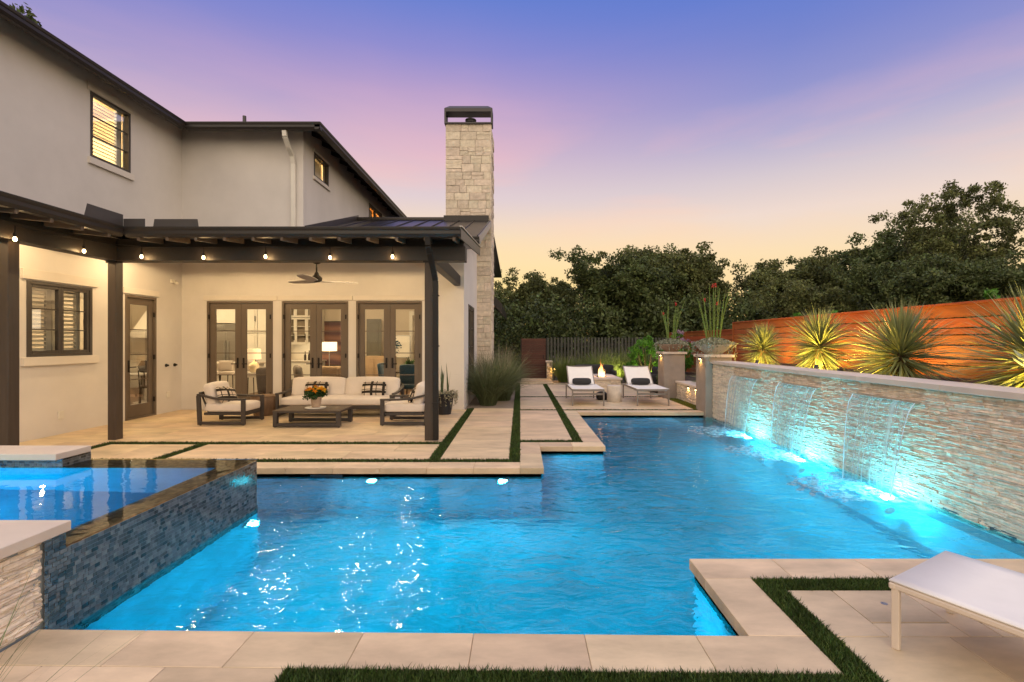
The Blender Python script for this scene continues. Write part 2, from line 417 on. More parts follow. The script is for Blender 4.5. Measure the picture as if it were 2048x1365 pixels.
# ---------------------------------------------------------------- paving: base slab, tiles, turf
SK = lambda x, y: (x, y - 0.0152 * (x + 0.7) if (y < 2.66 and x < 1.6) else y)
deck = MB()
def slab(x0, x1, y0, y1, z=-0.0045, zb=-0.16):
    p = [SK(x0, y0), SK(x1, y0), SK(x1, y1), SK(x0, y1)]
    deck.prism(p, zb, z)
TILE_CACHE = {}
TILES = []
def tile(x0, x1, y0, y1, name, th, front=False):
    skew = y0 < 2.66 and x0 < 1.6
    g_ = 0.0012 if name == 'coping_tile' else 0.002
    x0 += g_; x1 -= g_; y0 += 0 if front else g_; y1 -= g_
    if skew:
        m = MB().prism([SK(x0, y0), SK(x1, y0), SK(x1, y1), SK(x0, y1)], -th, 0).mesh(name, 0.003)
        TILES.append((name, m, (0, 0, 0))); return
    key = (round(x1 - x0, 3), round(y1 - y0, 3), th)
    if key not in TILE_CACHE:
        TILE_CACHE[key] = MB().box(0, x1 - x0, 0, y1 - y0, -th, 0).mesh(name, 0.003)
    TILES.append((name, TILE_CACHE[key], (x0, y0, rnd.uniform(-0.0012, 0.0008))))
def tiles(x0, x1, y0, y1, tw, tl, name='tile', th=0.03, off=0.0, sub=True):
    if sub: slab(x0, x1, y0, y1)
    ny = max(1, round((y1 - y0) / tl)); dy = (y1 - y0) / ny
    for j in range(ny):
        xs = [x0]; x = x0 + tw * (1 - (off * j) % 1.0)
        while x < x1 - 0.12: xs.append(x); x += tw
        xs.append(x1)
        for a, b in zip(xs, xs[1:]): tile(a, b, y0 + j * dy, y0 + (j + 1) * dy, name, th)
def coping_x(x0, x1, y0, y1, tw=0.61):       # a run along x; thick edge tiles
    n = max(1, round((x1 - x0) / tw)); d = (x1 - x0) / n
    for i in range(n): tile(x0 + i * d, x0 + (i + 1) * d, y0, y1, 'coping_tile', 0.075)
def coping_y(x0, x1, y0, y1, tw=0.61):
    n = max(1, round((y1 - y0) / tw)); d = (y1 - y0) / n
    for i in range(n): tile(x0, x1, y0 + i * d, y0 + (i + 1) * d, 'coping_tile', 0.075)
# near side
coping_x(-2.655, 1.55, 2.345, 2.64, 0.60); coping_y(1.235, 1.55, 2.64, 3.235, 0.60); coping_x(1.235, 4.24, 3.235, 3.535, 0.60)
tiles(-6.0, -1.14, 1.13, 2.345, 0.61, 0.61); tiles(-1.14, 1.55, 1.0, 2.195, 0.61, 0.61); 
slab(1.70, 4.24, 0.6, 3.085)
# pavers by the near lounger, with two square access lids cut in
for j, (ya, yb) in enumerate(((0.6, 1.2), (1.2, 1.8), (1.8, 2.60))):
    for a, b in ((1.70, 2.31), (2.31, 2.92), (2.92, 3.53), (3.53, 4.24)): tile(a, b, ya, yb, 'tile', 0.03)
for a, b in ((1.70, 1.985), (2.425, 2.60), (3.04, 3.53), (3.53, 4.24)): tile(a, b, 2.60, 3.085, 'tile', 0.03)
for a, b in ((1.985, 2.425), (2.60, 3.04)): tile(a, b, 2.60, 2.73, 'tile', 0.03)
for y0, y1, a, b in ((2.73, 3.085, 1.985, 2.425), (2.73, 3.085, 2.60, 3.04)):
    TILES.append(('access_lid', MB().box(0, b - a - .006, 0, y1 - y0 - .006, -0.03, 0.0005).mesh('access_lid', 0.002), (a + .003, y0 + .003, 0)))
    TILES.append(('finger_hole', MB().lathe([(0.018, 0.0006), (0.018, 0.0022), (0.011, 0.0022), (0.010, -0.001)], 16).mesh('finger_hole'), ((a + b) / 2, (y0 + y1) / 2 + .02, 0)))
# far side
coping_x(-6.45, 0.0, 6.05, 6.35, 0.61); coping_y(0.0, 0.30, 6.05, 7.6, 0.62)
coping_x(0.30, 1.29, 7.287, 7.60, 0.5); coping_y(0.99, 1.29, 7.6, 11.1, 0.61); coping_x(1.29, 4.11, 10.8, 11.1, 0.61)
tiles(-7.85, -6.45, 4.9, 7.6, 0.7, 0.9)
tiles(-6.30, -4.95, 6.5, 7.45, 0.675, 0.95); tiles(-4.80, -1.23, 6.5, 7.45, 1.19, 0.475, off=0.5)
tiles(-7.85, -1.23, 7.6, 11.21, 1.19, 0.60, off=0.5)
tiles(-1.08, -0.147, 6.5, 11.45, 0.95, 0.61)
tiles(0.0, 0.84, 7.75, 11.1, 0.85, 0.61); tiles(0.0, 0.84, 11.2, 13.7, 0.85, 0.61); tiles(0.0, 0.84, 13.8, 17.75, 0.85, 0.8)
tiles(0.99, 4.05, 11.2, 13.7, 1.02, 0.61, off=0.5); tiles(0.99, 4.05, 13.8, 17.75, 1.02, 0.8, off=0.5); tiles(0.0, 4.05, 17.85, 18.3, 1.2, 0.45)
tiles(-1.3, -0.147, 17.9, 18.3, 1.2, 0.45)
# slabs under coping and turf
for r_ in ((-2.655, 1.55, 2.345, 2.60), (-1.14, 1.55, 2.195, 2.345), (1.265, 1.55, 2.66, 3.235), (1.55, 1.70, 0.6, 3.235), (1.265, 4.24, 3.235, 3.505), (1.70, 4.24, 3.085, 3.235),
           (-6.45, 0.0, 6.08, 6.35), (0.0, 0.27, 6.08, 7.6), (0.27, 1.26, 7.317, 7.6), (0.99, 1.26, 7.6, 11.1), (1.26, 4.11, 10.83, 11.1)):
    slab(*r_, z=-0.078)
TURF = [(-6.45, 0.0, 6.35, 6.5), (-0.147, 0.0, 6.5, 18.3), (-1.23, -1.08, 6.5, 11.4), (-6.45, -1.23, 7.45, 7.6), (-4.95, -4.80, 6.5, 7.45),
        (-6.45, -6.30, 6.5, 7.45), (0.0, 0.99, 7.6, 7.75), (0.84, 0.99, 7.75, 17.85), (0.0, 0.84, 11.1, 11.2), (0.99, 4.05, 11.1, 11.2),
        (0.0, 0.84, 13.7, 13.8), (0.99, 4.05, 13.7, 13.8), (0.0, 0.84, 17.75, 17.85), (0.99, 4.05, 17.75, 17.85)]
TURF_NEAR = [(1.55, 1.70, 1.4, 3.235), (1.70, 4.24, 3.085, 3.235), (-1.14, 1.55, 2.195, 2.345)]
for r_ in TURF: slab(*r_, z=-0.02)
slab(4.05, 4.35, 11.1, 13.4, z=-0.01)                # moss strip
slab(-1.3, -0.147, 11.45, 17.9, z=-0.02)             # grass bed
slab(0.0, 4.26, 18.3, 20.2, z=-0.05); slab(-1.3, 0, 18.3, 20.2, z=-0.05)
slab(4.05, 4.26, 13.4, 18.3, z=-0.04)
dk = deck.build('pool_deck', M['grout'], kind='structure')
for nm, me, loc in TILES:
    link(nm, me, M['steel'] if nm == 'finger_hole' else M['lime'], dk, loc)

def turf_obj(name, rects, dens, hgt, m, seed):
    g_ = np.random.RandomState(seed); Vs, Fs, k = [], [], 0
    for x0, x1, y0, y1 in rects:
        n = int((x1 - x0) * (y1 - y0) * dens)
        x = g_.uniform(x0, x1, n); y = g_.uniform(y0, y1, n)
        skew = (y < 2.66) & (x < 1.56)
        y = np.where(skew, y - 0.0152 * (x + 0.7), y)
        hh = hgt * g_.uniform(0.6, 1.15, n); a = g_.uniform(0, 6.283, n); w = 0.0028 * (1.0 if dens > 15000 else 2.2)
        lx, ly = g_.normal(0, 0.35, n) * hh, g_.normal(0, 0.35, n) * hh
        b0 = np.stack([x - np.cos(a) * w, y - np.sin(a) * w, np.full(n, -0.02)], 1); b1 = np.stack([x + np.cos(a) * w, y + np.sin(a) * w, np.full(n, -0.02)], 1)
        m0 = np.stack([x + lx * .4 - np.cos(a) * w * .8, y + ly * .4 - np.sin(a) * w * .8, hh * .6 - 0.02], 1); m1 = np.stack([x + lx * .4 + np.cos(a) * w * .8, y + ly * .4 + np.sin(a) * w * .8, hh * .6 - 0.02], 1)
        tp = np.stack([x + lx, y + ly, hh - 0.02], 1)
        V = np.stack([b0, b1, m0, m1, tp], 1).reshape(-1, 3); i = np.arange(n)[:, None] * 5 + k
        Fs.append(np.concatenate([i + np.array([[0, 1, 3]]), i + np.array([[0, 3, 2]]), i + np.array([[2, 3, 4]])], 0)); Vs.append(V); k += len(V)
    return link(name, np_mesh(name, np.concatenate(Vs), np.concatenate(Fs)), m, kind='stuff')
setp(turf_obj('turf_grass', TURF_NEAR, 46000, 0.038, M['turf'], 1), 'strips of dark green turf between the pale pavers beside the near lounger', 'grass')
setp(turf_obj('turf_grass', TURF, 7500, 0.040, M['turf'], 2), 'narrow dark green turf strips dividing the pavers by the house and patio', 'grass')
setp(turf_obj('turf_grass', [(4.06, 4.34, 11.12, 13.38)], 7500, 0.04, M['moss'], 3), 'small lamplit yellow-green turf patch at the foot of the low stone wall', 'grass')

# ---------------------------------------------------------------- pool shell and water
WZ = -0.105
def face_up(o):
    if o.data.polygons[0].normal.z < 0: o.data.flip_normals()
    return o
OUT = [(-2.655, 2.61), (-2.655, 4.893), (-3.4, 4.893), (-3.4, 6.08), (0.27, 6.08), (0.27, 7.317), (1.26, 7.317), (1.26, 10.83), (4.26, 10.83), (4.26, 3.505), (1.265, 3.505), (1.265, 2.585)]
sh = MB()
PB = -1.45
for (xa, ya), (xb, yb) in zip(OUT, OUT[1:] + OUT[:1]):
    sh.quad((xa, ya, -0.24), (xb, yb, -0.24), (xb, yb, PB), (xa, ya, PB))
sh.add([(x, y, PB) for x, y in OUT], [tuple(range(len(OUT)))])
shell = sh.build('pool_shell', M['plaster'], kind='structure')
bt = MB()
for (xa, ya), (xb, yb) in zip(OUT, OUT[1:] + OUT[:1]):
    if xa == xb == -2.655: continue
    bt.quad((xa, ya, -0.07), (xb, yb, -0.07), (xb, yb, -0.24), (xa, ya, -0.24))
bt.build('waterline_tile', M['band'], shell)
# entry steps / bench along the near right corner and the fountain wall ledge
st = MB(); st.box(4.05, 4.255, 3.51, 10.82, PB, -0.62); st.build('pool_bench', M['plaster'], shell)
# skimmer mouth
sk = MB(); sk.box(-2.62, -2.22, 6.045, 6.077, -0.2, -0.085); sk.build('skimmer', mat('skimmer_dark', (0.01, 0.02, 0.03), 0.4), shell)
XS = 3.35      # beside the falls the water is churned and aerated
WIN = [(-2.655, 2.61), (-2.655, 4.893), (-3.4, 4.893), (-3.4, 6.08), (0.27, 6.08), (0.27, 7.317), (1.26, 7.317), (1.26, 10.83), (XS, 10.83), (XS, 3.505), (1.265, 3.505), (1.265, 2.585)]
pw = MB(); pw.add([(x, y, WZ) for x, y in WIN], [tuple(range(len(WIN)))]); pw.add([(x, y, WZ) for x, y in ((XS, 3.505), (XS, 10.83), (4.26, 10.83), (4.26, 3.505))], [(3, 2, 1, 0)])
pme = pw.mesh('pool_water'); pme.materials.append(M['water']); pme.materials.append(M['churn'])
for f_ in pme.polygons:
    if f_.normal.z < 0: f_.flip()
    f_.material_index = 0 if len(f_.vertices) > 4 else 1
link('pool_water', pme, None, kind='structure')

def pool_light(loc, d, label, W, wide=False):
    o = empty('pool_light', loc, label=label, cat='pool light', group='underwater pool lights')
    if wide: lamp('pool_flood', 'POINT', Vector(d) * .10, CYAN, 50, .06, o)
    q = Vector(d).to_track_quat('Z', 'Y').to_euler()
    r_ = None if wide else MB().lathe([(0.085, 0.0), (0.085, 0.02), (0.062, 0.024), (0.062, 0.0)], 20, cap=False).build('light_ring', M['plaster'] if wide else M['steel'], o)
    if r_: r_.rotation_euler = q
    l_ = MB().lathe([(0.055, 0.012), (0.048, 0.022), (0.03, 0.030), (0.004, 0.033)], 16).build('lens', M['lens_deep'] if wide else M['lens'], o, smooth=True); l_.rotation_euler = q
    lamp('pool_lamp', 'SPOT', Vector(d) * 0.08, (0.16, 0.80, 1.0), W, 0.06, o, aim((-.05, 0, 1)), 168, .6) if wide else lamp('pool_lamp', 'SPOT', Vector(d) * 0.06, CYAN, W, 0.05, o, aim(Vector(d) + Vector((0, 0, -.12))), 172, .35)
PW = 66
pool_light((-1.846, 6.075, -0.27), (0, -1, 0), 'glowing pool light under the coping in front of the sofa', PW)
pool_light((-0.22, 6.075, -0.28), (0, -1, 0), 'glowing pool light beside the inner corner of the paver deck', PW)
pool_light((0.275, 6.45, -0.16), (1, 0, 0), 'small half hidden pool light round the deck corner', PW * .6)
pool_light((-2.65, 4.70, -0.34), (1, 0, 0), 'bright pool light at the far end of the blue mosaic spa wall', PW)
for yy, lb in ((8.6, 'pool light glaring beneath the farthest sheet waterfall'), (7.02, 'pool light glaring beneath the middle sheet waterfall'), (5.35, 'pool light glaring beneath the nearest and widest sheet waterfall')):
    pool_light((4.10, yy, -0.30), (-0.5, 0, 0.86), lb, 85, True)
for xx, lb in ((-1.3, 'added unseen fill light under the near coping left of the notch'), (.45, 'added unseen fill light under the near coping by the notch corner')):  # unseen fill lamps, added to brighten the pool floor and far walls
    pool_light((xx, 2.66, -.55), (0, 1, 0), lb, PW * .75)
pool_light((2.9, 3.52, -.45), (0, 1, 0), 'added unseen fill light under the coping beside the near lounger', PW * .8)  # one more unseen lamp, added to even out the underwater light

# ---------------------------------------------------------------- ledger stone helper
def split_stone(mb_list, uvw, u0, u1, v0, v1, w0, g_):
    """a split-faced stone: uneven front of 3x2 cells, four sides. uvw maps local to world."""
    us = [u0, u0 + (u1 - u0) * g_.uniform(.25, .4), u0 + (u1 - u0) * g_.uniform(.6, .75), u1]; vs = [v0, (v0 + v1) / 2, v1]
    pts = [[uvw(u, v, w0 + (g_.uniform(-.007, .007) if 0 < i < 3 or j == 1 else g_.uniform(-.006, 0))) for i, u in enumerate(us)] for j, v in enumerate(vs)]
    V = [p for row in pts for p in row]; F = []
    for j in range(2):
        for i in range(3): F.append((j * 4 + i, j * 4 + i + 1, j * 4 + 5 + i, j * 4 + 4 + i))
    back = [uvw(u, v, w0 - 0.035) for v in (v0, v1) for u in us]; k = len(V); V += back
    for i in range(3): F.append((i + 1, i, k + i, k + i + 1)); F.append((8 + i, 8 + i + 1, k + 5 + i, k + 4 + i))
    F.append((0, 4, 8, k + 4, k)); F.append((3, k + 3, k + 7, 11, 7))
    mb_list.append((V, F))
def ledger(parent, uvw, length, z0, z1, keyfn, nparts, m, seed, ch=0.022):
    g_ = random.Random(seed); items = []
    z = z0
    while z < z1 - 0.004:
        hh = min(ch * g_.uniform(0.8, 1.35), z1 - z); u = -g_.uniform(0, .2)
        while u < length:
            l_ = g_.uniform(0.07, 0.30); a, b = max(0, u), min(length, u + l_)
            if b - a > 0.02: split_stone(items, uvw, a + .001, b - .001, z + .0012, z + hh - .0012, g_.uniform(0.0, 0.016), g_)
            u += l_
        z += hh
    items.sort(key=lambda it: keyfn(it[0][0]))
    for V, F in items[:nparts]:
        MB().add(V, F).build('stone', m, parent)
    if items[nparts:]:
        r_ = MB()
        for V, F in items[nparts:]: r_.add(V, F)
        me = bpy.data.meshes.new('stone'); me.from_pydata(r_.v, [], r_.f)
        link('stone', me, m, parent, kind='stuff')

# ---------------------------------------------------------------- fountain wall
fw = empty('fountain_wall', (0, 0, 0), label='long pale split stone pool wall with three water spouts', cat='fountain wall')
MB().box(4.275, 4.62, 1.0, 10.69, -1.4, 1.088).build('wall_core', M['grout'], fw)
ledger(fw, lambda u, v, w: (4.262 - w, 10.69 - u, v), 9.3, -0.16, 1.088, lambda p: (p[1] - 3.2) ** 2 * (1 if p[1] > 3.2 else 40) + (p[2] - .6) ** 2 * .3, 300, M['lime_wall'], 3)
y = 10.72
i = 0
while y > 1.2:
    l_ = 1.22 if i else 1.0
    MB().box(4.20, 4.68, y - l_ + .003, y, 1.09, 1.153).build('cap_slab', M['cap'], fw, bevel=0.004); y -= l_; i += 1
M['spout'] = mat('weathered_spout', (.42, .36, .27), .5, .2, 8)
SLOT = [(8.54, 9.53, .90), (6.84, 7.81, .91), (5.13, 6.08, .92)]
for ya, yb, z in SLOT:
    s_ = MB(); s_.box(4.20, 4.27, ya, yb, z, z + .012); s_.box(4.232, 4.27, ya - .01, yb + .01, z + .012, z + .024); s_.build('spout', M['spout'], fw, bevel=.002)

def sheet_mat():
    m = bpy.data.materials.new('falling_water'); m.use_nodes = True; t = m.node_tree; t.nodes.clear(); n = t.nodes.new; l = t.links.new
    c = n('ShaderNodeTexCoord'); mp_ = n('ShaderNodeMapping'); mp_.inputs['Scale'].default_value = (3, 16, .25); l(c.outputs['Object'], mp_.inputs[0])
    a = n('ShaderNodeTexNoise'); a.inputs['Scale'].default_value = 1.5; a.inputs['Detail'].default_value = 2; l(mp_.outputs[0], a.inputs['Vector'])
    bp = n('ShaderNodeBump'); bp.inputs['Strength'].default_value = 0.5; bp.inputs['Distance'].default_value = 0.0015; l(a.outputs[0], bp.inputs['Height'])
    fr = n('ShaderNodeFresnel'); fr.inputs[0].default_value = 1.33; l(bp.outputs[0], fr.inputs['Normal'])
    tr = n('ShaderNodeBsdfTransparent'); tr.inputs[0].default_value = (.93, .98, 1, 1)
    gl = n('ShaderNodeBsdfGlossy'); gl.inputs['Roughness'].default_value = .12; l(bp.outputs[0], gl.inputs['Normal'])
    df = n('ShaderNodeBsdfTranslucent'); df.inputs[0].default_value = (.85, .95, 1, 1)
    d2 = n('ShaderNodeBsdfDiffuse'); d2.inputs[0].default_value = (.85, .95, 1, 1)
    md = n('ShaderNodeMixShader'); l(df.outputs[0], md.inputs[1]); l(d2.outputs[0], md.inputs[2])
    mr = n('ShaderNodeMapRange'); mr.inputs[1].default_value = .42; mr.inputs[2].default_value = .75; mr.inputs[3].default_value = .09; mr.inputs[4].default_value = .46; l(a.outputs[0], mr.inputs[0])
    fm = n('ShaderNodeMath'); fm.operation = 'MULTIPLY'; fm.inputs[1].default_value = .40; l(fr.outputs[0], fm.inputs[0])
    m1 = n('ShaderNodeMixShader'); l(fm.outputs[0], m1.inputs[0]); l(tr.outputs[0], m1.inputs[1]); l(gl.outputs[0], m1.inputs[2])
    m2 = n('ShaderNodeMixShader'); l(mr.outputs[0], m2.inputs[0]); l(m1.outputs[0], m2.inputs[1]); l(md.outputs[0], m2.inputs[2])
    o = n('ShaderNodeOutputMaterial'); l(m2.outputs[0], o.inputs[0]); return m
M['sheet'] = sheet_mat()
def foam_mat():
    m = bpy.data.materials.new('foam'); m.use_nodes = True; t = m.node_tree; t.nodes.clear(); n = t.nodes.new; l = t.links.new
    d = n('ShaderNodeBsdfDiffuse'); d.inputs[0].default_value = (.9, .95, .97, 1)
    tl = n('ShaderNodeBsdfTranslucent'); tl.inputs[0].default_value = (.92, .97, 1, 1)
    a = n('ShaderNodeMixShader'); a.inputs[0].default_value = .7; l(d.outputs[0], a.inputs[1]); l(tl.outputs[0], a.inputs[2])
    tr = n('ShaderNodeBsdfTransparent')
    c = n('ShaderNodeTexCoord'); nz = n('ShaderNodeTexNoise'); nz.inputs['Scale'].default_value = 14; nz.inputs['Detail'].default_value = 5; l(c.outputs['Object'], nz.inputs['Vector'])
    mr = n('ShaderNodeMapRange'); mr.inputs[1].default_value = .38; mr.inputs[2].default_value = .62; mr.inputs[3].default_value = .04; mr.inputs[4].default_value = .85; l(nz.outputs[0], mr.inputs[0])
    b = n('ShaderNodeMixShader'); l(mr.outputs[0], b.inputs[0]); l(tr.outputs[0], b.inputs[1]); l(a.outputs[0], b.inputs[2])
    o = n('ShaderNodeOutputMaterial'); l(b.outputs[0], o.inputs[0]); return m
M['foam'] = foam_mat()
M['edge_water'] = leaf_mat('edge_water', (.80, .90, .95), rv=.02, hv=0.0, rough=.1, transl=.5)
NAMES = ['farthest', 'middle', 'nearest and widest']
for k, (ya, yb, z) in enumerate(SLOT):
    nu, nv = 60, 16; V = []; g_ = np.random.RandomState(20 + k)
    wob = np.cumsum(g_.normal(0, .002, nu + 1)); wob -= np.linspace(wob[0], wob[-1], nu + 1)
    for j in range(nv + 1):
        t = j / nv; zz = z + .008 - (z + .008 - WZ + .02) * t ** 1.0
        x = 4.19 - 0.19 * math.sqrt(max(0, t)); sh_ = 0.09 * t
        for i_ in range(nu + 1):
            s_ = i_ / nu; yy = (ya + sh_) + (yb - sh_ - ya - sh_) * s_
            V.append((x + wob[i_] * t + .0012 * math.sin(s_ * 47 + k + 2 * math.sin(s_ * 11)) * (1 - .3 * t) * (t > 0), yy, zz))
    F = [(j * (nu + 1) + i_, j * (nu + 1) + i_ + 1, (j + 1) * (nu + 1) + i_ + 1, (j + 1) * (nu + 1) + i_) for j in range(nv) for i_ in range(nu)]
    wf = link('waterfall', np_mesh('waterfall', V, F, True), M['sheet'], label='%s thin sheet of water pouring from the stone wall' % NAMES[k], cat='waterfall', group='sheet waterfalls on the stone wall')
    for e_ in (0, 1):
        pts = []
        for j in range(13):
            t = j / 12; pts.append((4.187 - 0.19 * math.sqrt(t), (ya + .09 * t) if e_ == 0 else (yb - .09 * t), z + .008 - (z + .008 - WZ + .02) * t))
        MB().tube(pts, [.0048 + .0015 * math.sin(j * 1.7) for j in range(13)], 6).build('water_edge', M['edge_water'], wf, smooth=True)
    # foam where the sheet lands: a ragged churned patch
    cx_, cy_ = 3.98, (ya + yb) / 2 - .02; rx, ry = 0.56, (yb - ya) / 2 + .12
    n1, n2 = 90, 110; xs = np.linspace(cx_ - rx * 1.9, 4.25, n1); ys = np.linspace(cy_ - ry * 1.6, cy_ + ry * 1.6, n2)
    X_, Y_ = np.meshgrid(xs, ys, indexing='ij')
    def vn(X, Y, f, sd):
        q = np.random.RandomState(sd); s = np.zeros_like(X)
        for _ in range(10):
            a_ = q.uniform(0, 6.28); fr_ = f * q.uniform(.6, 1.6); s += np.sin((X * math.cos(a_) + Y * math.sin(a_)) * fr_ + q.uniform(0, 6.28))
        return s / 4.5
    dd = ((X_ - cx_) / np.where(X_ < cx_, rx * 1.5, rx)) ** 2 + ((Y_ - cy_) / ry) ** 2
    keep = (X_ < 4.03 + .02 * vn(X_, Y_, 25, k + 2)) & ((dd + .35 * vn(X_, Y_, 9, k) + .30 * vn(X_, Y_, 30, k + 9)) < .85)
    Z_ = WZ + .006 + .010 * np.abs(vn(X_, Y_, 40, k + 4)) * np.clip(1.4 - dd, 0, 1) + .02 * np.clip(1 - dd * 1.6, 0, 1)
    V = np.stack([X_, Y_, Z_], -1).reshape(-1, 3); idx = np.arange(n1 * n2).reshape(n1, n2)
    F = np.stack([idx[:-1, :-1], idx[1:, :-1], idx[1:, 1:], idx[:-1, 1:]], -1)[keep[:-1, :-1]]
    link('splash_foam', np_mesh('splash_foam', V, F, True), M['foam'], kind='stuff', label='white churned water under the %s sheet waterfall' % NAMES[k], cat='foam')

# planter bed behind the fountain wall
pb = MB(); pb.box(4.62, 6.45, 1.0, 11.9, -0.1, 1.05); pb.build('planter_soil', M['soil'], kind='structure')

# ---------------------------------------------------------------- raised spa
spa = empty('raised_spa', (0, 0, 0), label='raised square spa with blue mosaic spillway wall beside the pool', cat='spa')
M['spa_in'] = mat('spa_plaster', (0.06, 0.20, 0.34), 0.6, 0.2, 3)
b = MB(); b.box(-2.86, -2.662, 2.84, 4.885, -0.75, 0.380); b.box(-6.3, -2.862, 4.57, 4.885, -0.75, 0.380); b.box(-6.3, -2.68, 2.2, 2.838, -0.2, 0.484); b.box(-6.3, -4.33, 4.575, 4.88, .381, .484)
b.build('spa_wall', M['grout_tile'], spa)
b = MB(); b.quad((-6.3, 2.84, -.5), (-2.87, 2.84, -.5), (-2.87, 4.565, -.5), (-6.3, 4.565, -.5)); b.quad((-6.3, 2.842, -.5), (-2.87, 2.842, -.5), (-2.87, 2.842, .38), (-6.3, 2.842, .38)); b.quad((-6.29, 2.842, -.5), (-6.29, 4.56, -.5), (-6.29, 4.56, .38), (-6.29, 2.842, .38))
b.quad((-6.3, 4.566, -.5), (-2.87, 4.566, -.5), (-2.87, 4.566, .375), (-6.3, 4.566, .375)); b.quad((-2.866, 2.842, -.5), (-2.866, 4.566, -.5), (-2.866, 4.566, .375), (-2.866, 2.842, .375))
b.build('spa_basin', M['spa_in'], spa)
MB().box(-6.3, -2.62, 2.15, 2.826, .485, .545).build('coping_slab', M['cap'], spa, bevel=.004)
MB().box(-6.3, -4.29, 4.47, 4.84, .485, .545).build('coping_slab', M['cap'], spa, bevel=.004)
MB().lathe([(0.075, 0), (0.075, .012), (.045, .012), (.045, 0.0)], 20, (-3.9, 3.55, -.495), cap=False).build('spa_drain', mat('drain_dark', (.01, .015, .02), .4), spa)
ledger(spa, lambda u, v, w: (-2.678 + w, 2.70 - u, v), .55, 0.0, .484, lambda p: -p[1], 120, M['lime_wall'], 8)
tl = []
def mosaic(uvw, U, z0, z1, pad=0.0015, tu=.046, tv=.0262):
    g_ = random.Random(4); r_ = 0; v = z1
    while v > z0:
        u = -tu * (0.5 if r_ % 2 else 0)
        while u < U:
            tw_ = tu * g_.choice((.5, 1, 1, 1, .75)); a, c_ = max(0, u) + pad, min(U, u + tw_) - pad
            if c_ - a > .006:
                w = .0035 + g_.uniform(-.0006, .0006); q = [uvw(a, v - tv + pad, w), uvw(c_, v - tv + pad, w), uvw(c_, v - pad, w + g_.uniform(-.0005, .0005)), uvw(a, v - pad, w)]
                bk = [uvw(a, v - tv + pad, 0), uvw(c_, v - tv + pad, 0), uvw(c_, v - pad, 0), uvw(a, v - pad, 0)]
                tl.append((q + bk, [(0, 1, 2, 3), (1, 0, 4, 5), (2, 1, 5, 6), (3, 2, 6, 7), (0, 3, 7, 4)]))
            u += tw_
        v -= tv; r_ += 1
mosaic(lambda u, v, w: (-2.6615 + w, 2.702 + u, v), 2.183, -.30, .380)
tl.sort(key=lambda t_: t_[0][0][1] + (5 if t_[0][0][2] < -.09 else 0))
for V, F in tl[:300]: MB().add(V, F).build('tile', M['mosaic'], spa)
rest = tl[300:]; tl = []
mosaic(lambda u, v, w: (-4.33 - u, 4.5748 - w, v), 1.9, .381, .484); mosaic(lambda u, v, w: (-4.3298 + w, 4.575 + u, v), .305, .381, .484)
mosaic(lambda u, v, w: (-2.66 - u, 4.8848 + w, v), 3.6, -.3, .38)
mosaic(lambda u, v, w: (-2.6615 + w, 2.702 + u, v), .13, .381, .484)
both = rest + tl; tl = []
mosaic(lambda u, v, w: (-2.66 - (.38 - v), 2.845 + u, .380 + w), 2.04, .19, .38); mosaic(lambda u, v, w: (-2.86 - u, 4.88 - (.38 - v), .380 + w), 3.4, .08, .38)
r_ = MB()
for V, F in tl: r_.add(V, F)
me = bpy.data.meshes.new('rim_tile'); me.from_pydata(r_.v, [], r_.f); link('rim_tile', me, mat('reflection_tinted_rim_mosaic', (.58, .36, .16), .2, .3, 22, rv=.4, spec=.7), spa, kind='stuff')  # golden reflection of the lit house is put into the rim tile colour
r_ = MB()
for V, F in both: r_.add(V, F)
me = bpy.data.meshes.new('tile'); me.from_pydata(r_.v, [], r_.f); link('tile', me, M['mosaic'], spa, kind='stuff')
face_up(MB().quad((-6.28, 2.835, .396), (-2.652, 2.835, .396), (-2.652, 4.893, .396), (-6.28, 4.893, .396)).build('spa_water', M['spawater'], kind='structure'))
lamp('spa_lamp', 'POINT', (-5.0, 3.3, -.1), CYAN, 240, .08)
# ================================================================ HOUSE
M['stucco'] = mat('stucco', (0.665, 0.62, 0.575), 0.9, 0.075, 0.9, 0.04, 110, detail=8)
M['trim'] = mat('stucco_trim', (0.68, 0.62, 0.55), 0.85, 0.04, 2)
M['bronze'] = mat('dark_bronze_metal', (0.026, 0.020, 0.016), 0.42, 0.1, 4)
M['beam'] = mat('dark_stained_beam', (0.022, 0.016, 0.012), 0.5, 0.2, 5, 0.02, 30, stretch=(1, 1, 1))
M['post'] = mat('brown_stained_post', (0.060, 0.042, 0.030), 0.5, 0.15, 6, 0.02, 40, stretch=(4, 4, .4))
M['roof'] = mat('standing_seam_metal', (0.045, 0.038, 0.034), 0.34, 0.1, 2, metal=0.35, rv=.1)
M['shingle'] = mat('shingle', (0.06, 0.055, 0.05), 0.9, 0.4, 14)
M['taupe'] = mat('taupe_door_paint', (0.135, 0.102, 0.075), 0.42, 0.04, 4)
M['winframe'] = mat('window_frame_bronze', (0.060, 0.050, 0.044), 0.42, 0.05, 4)
M['black'] = mat('black_metal', (0.016, 0.013, 0.011), 0.5, 0.1, 8, spec=.25)
M['glass'] = glass_mat('clear_glass', (.97, .97, .95), 0.5)
M['white'] = mat('white_paint', (0.72, 0.68, 0.60), 0.5, 0.04, 3)
M['ceil'] = mat('interior_ceiling', (0.74, 0.69, 0.60), 0.8, 0.03, 3)
M['iwall'] = mat('interior_wall', (0.62, 0.54, 0.43), 0.8, 0.03, 3)
M['wood_floor'] = mat('wood_floor', (0.16, 0.085, 0.045), 0.35, 0.3, 6, stretch=(.5, 4, 1))
M['gold_room'] = mat('warm_room_wall', (0.72, 0.55, 0.32), 0.8, 0.05, 2)
M['chim'] = mat('chimney_limestone', (0.63, 0.53, 0.41), 0.88, 0.20, 9, 0.09, 26, rv=0.13, hv=0.010)
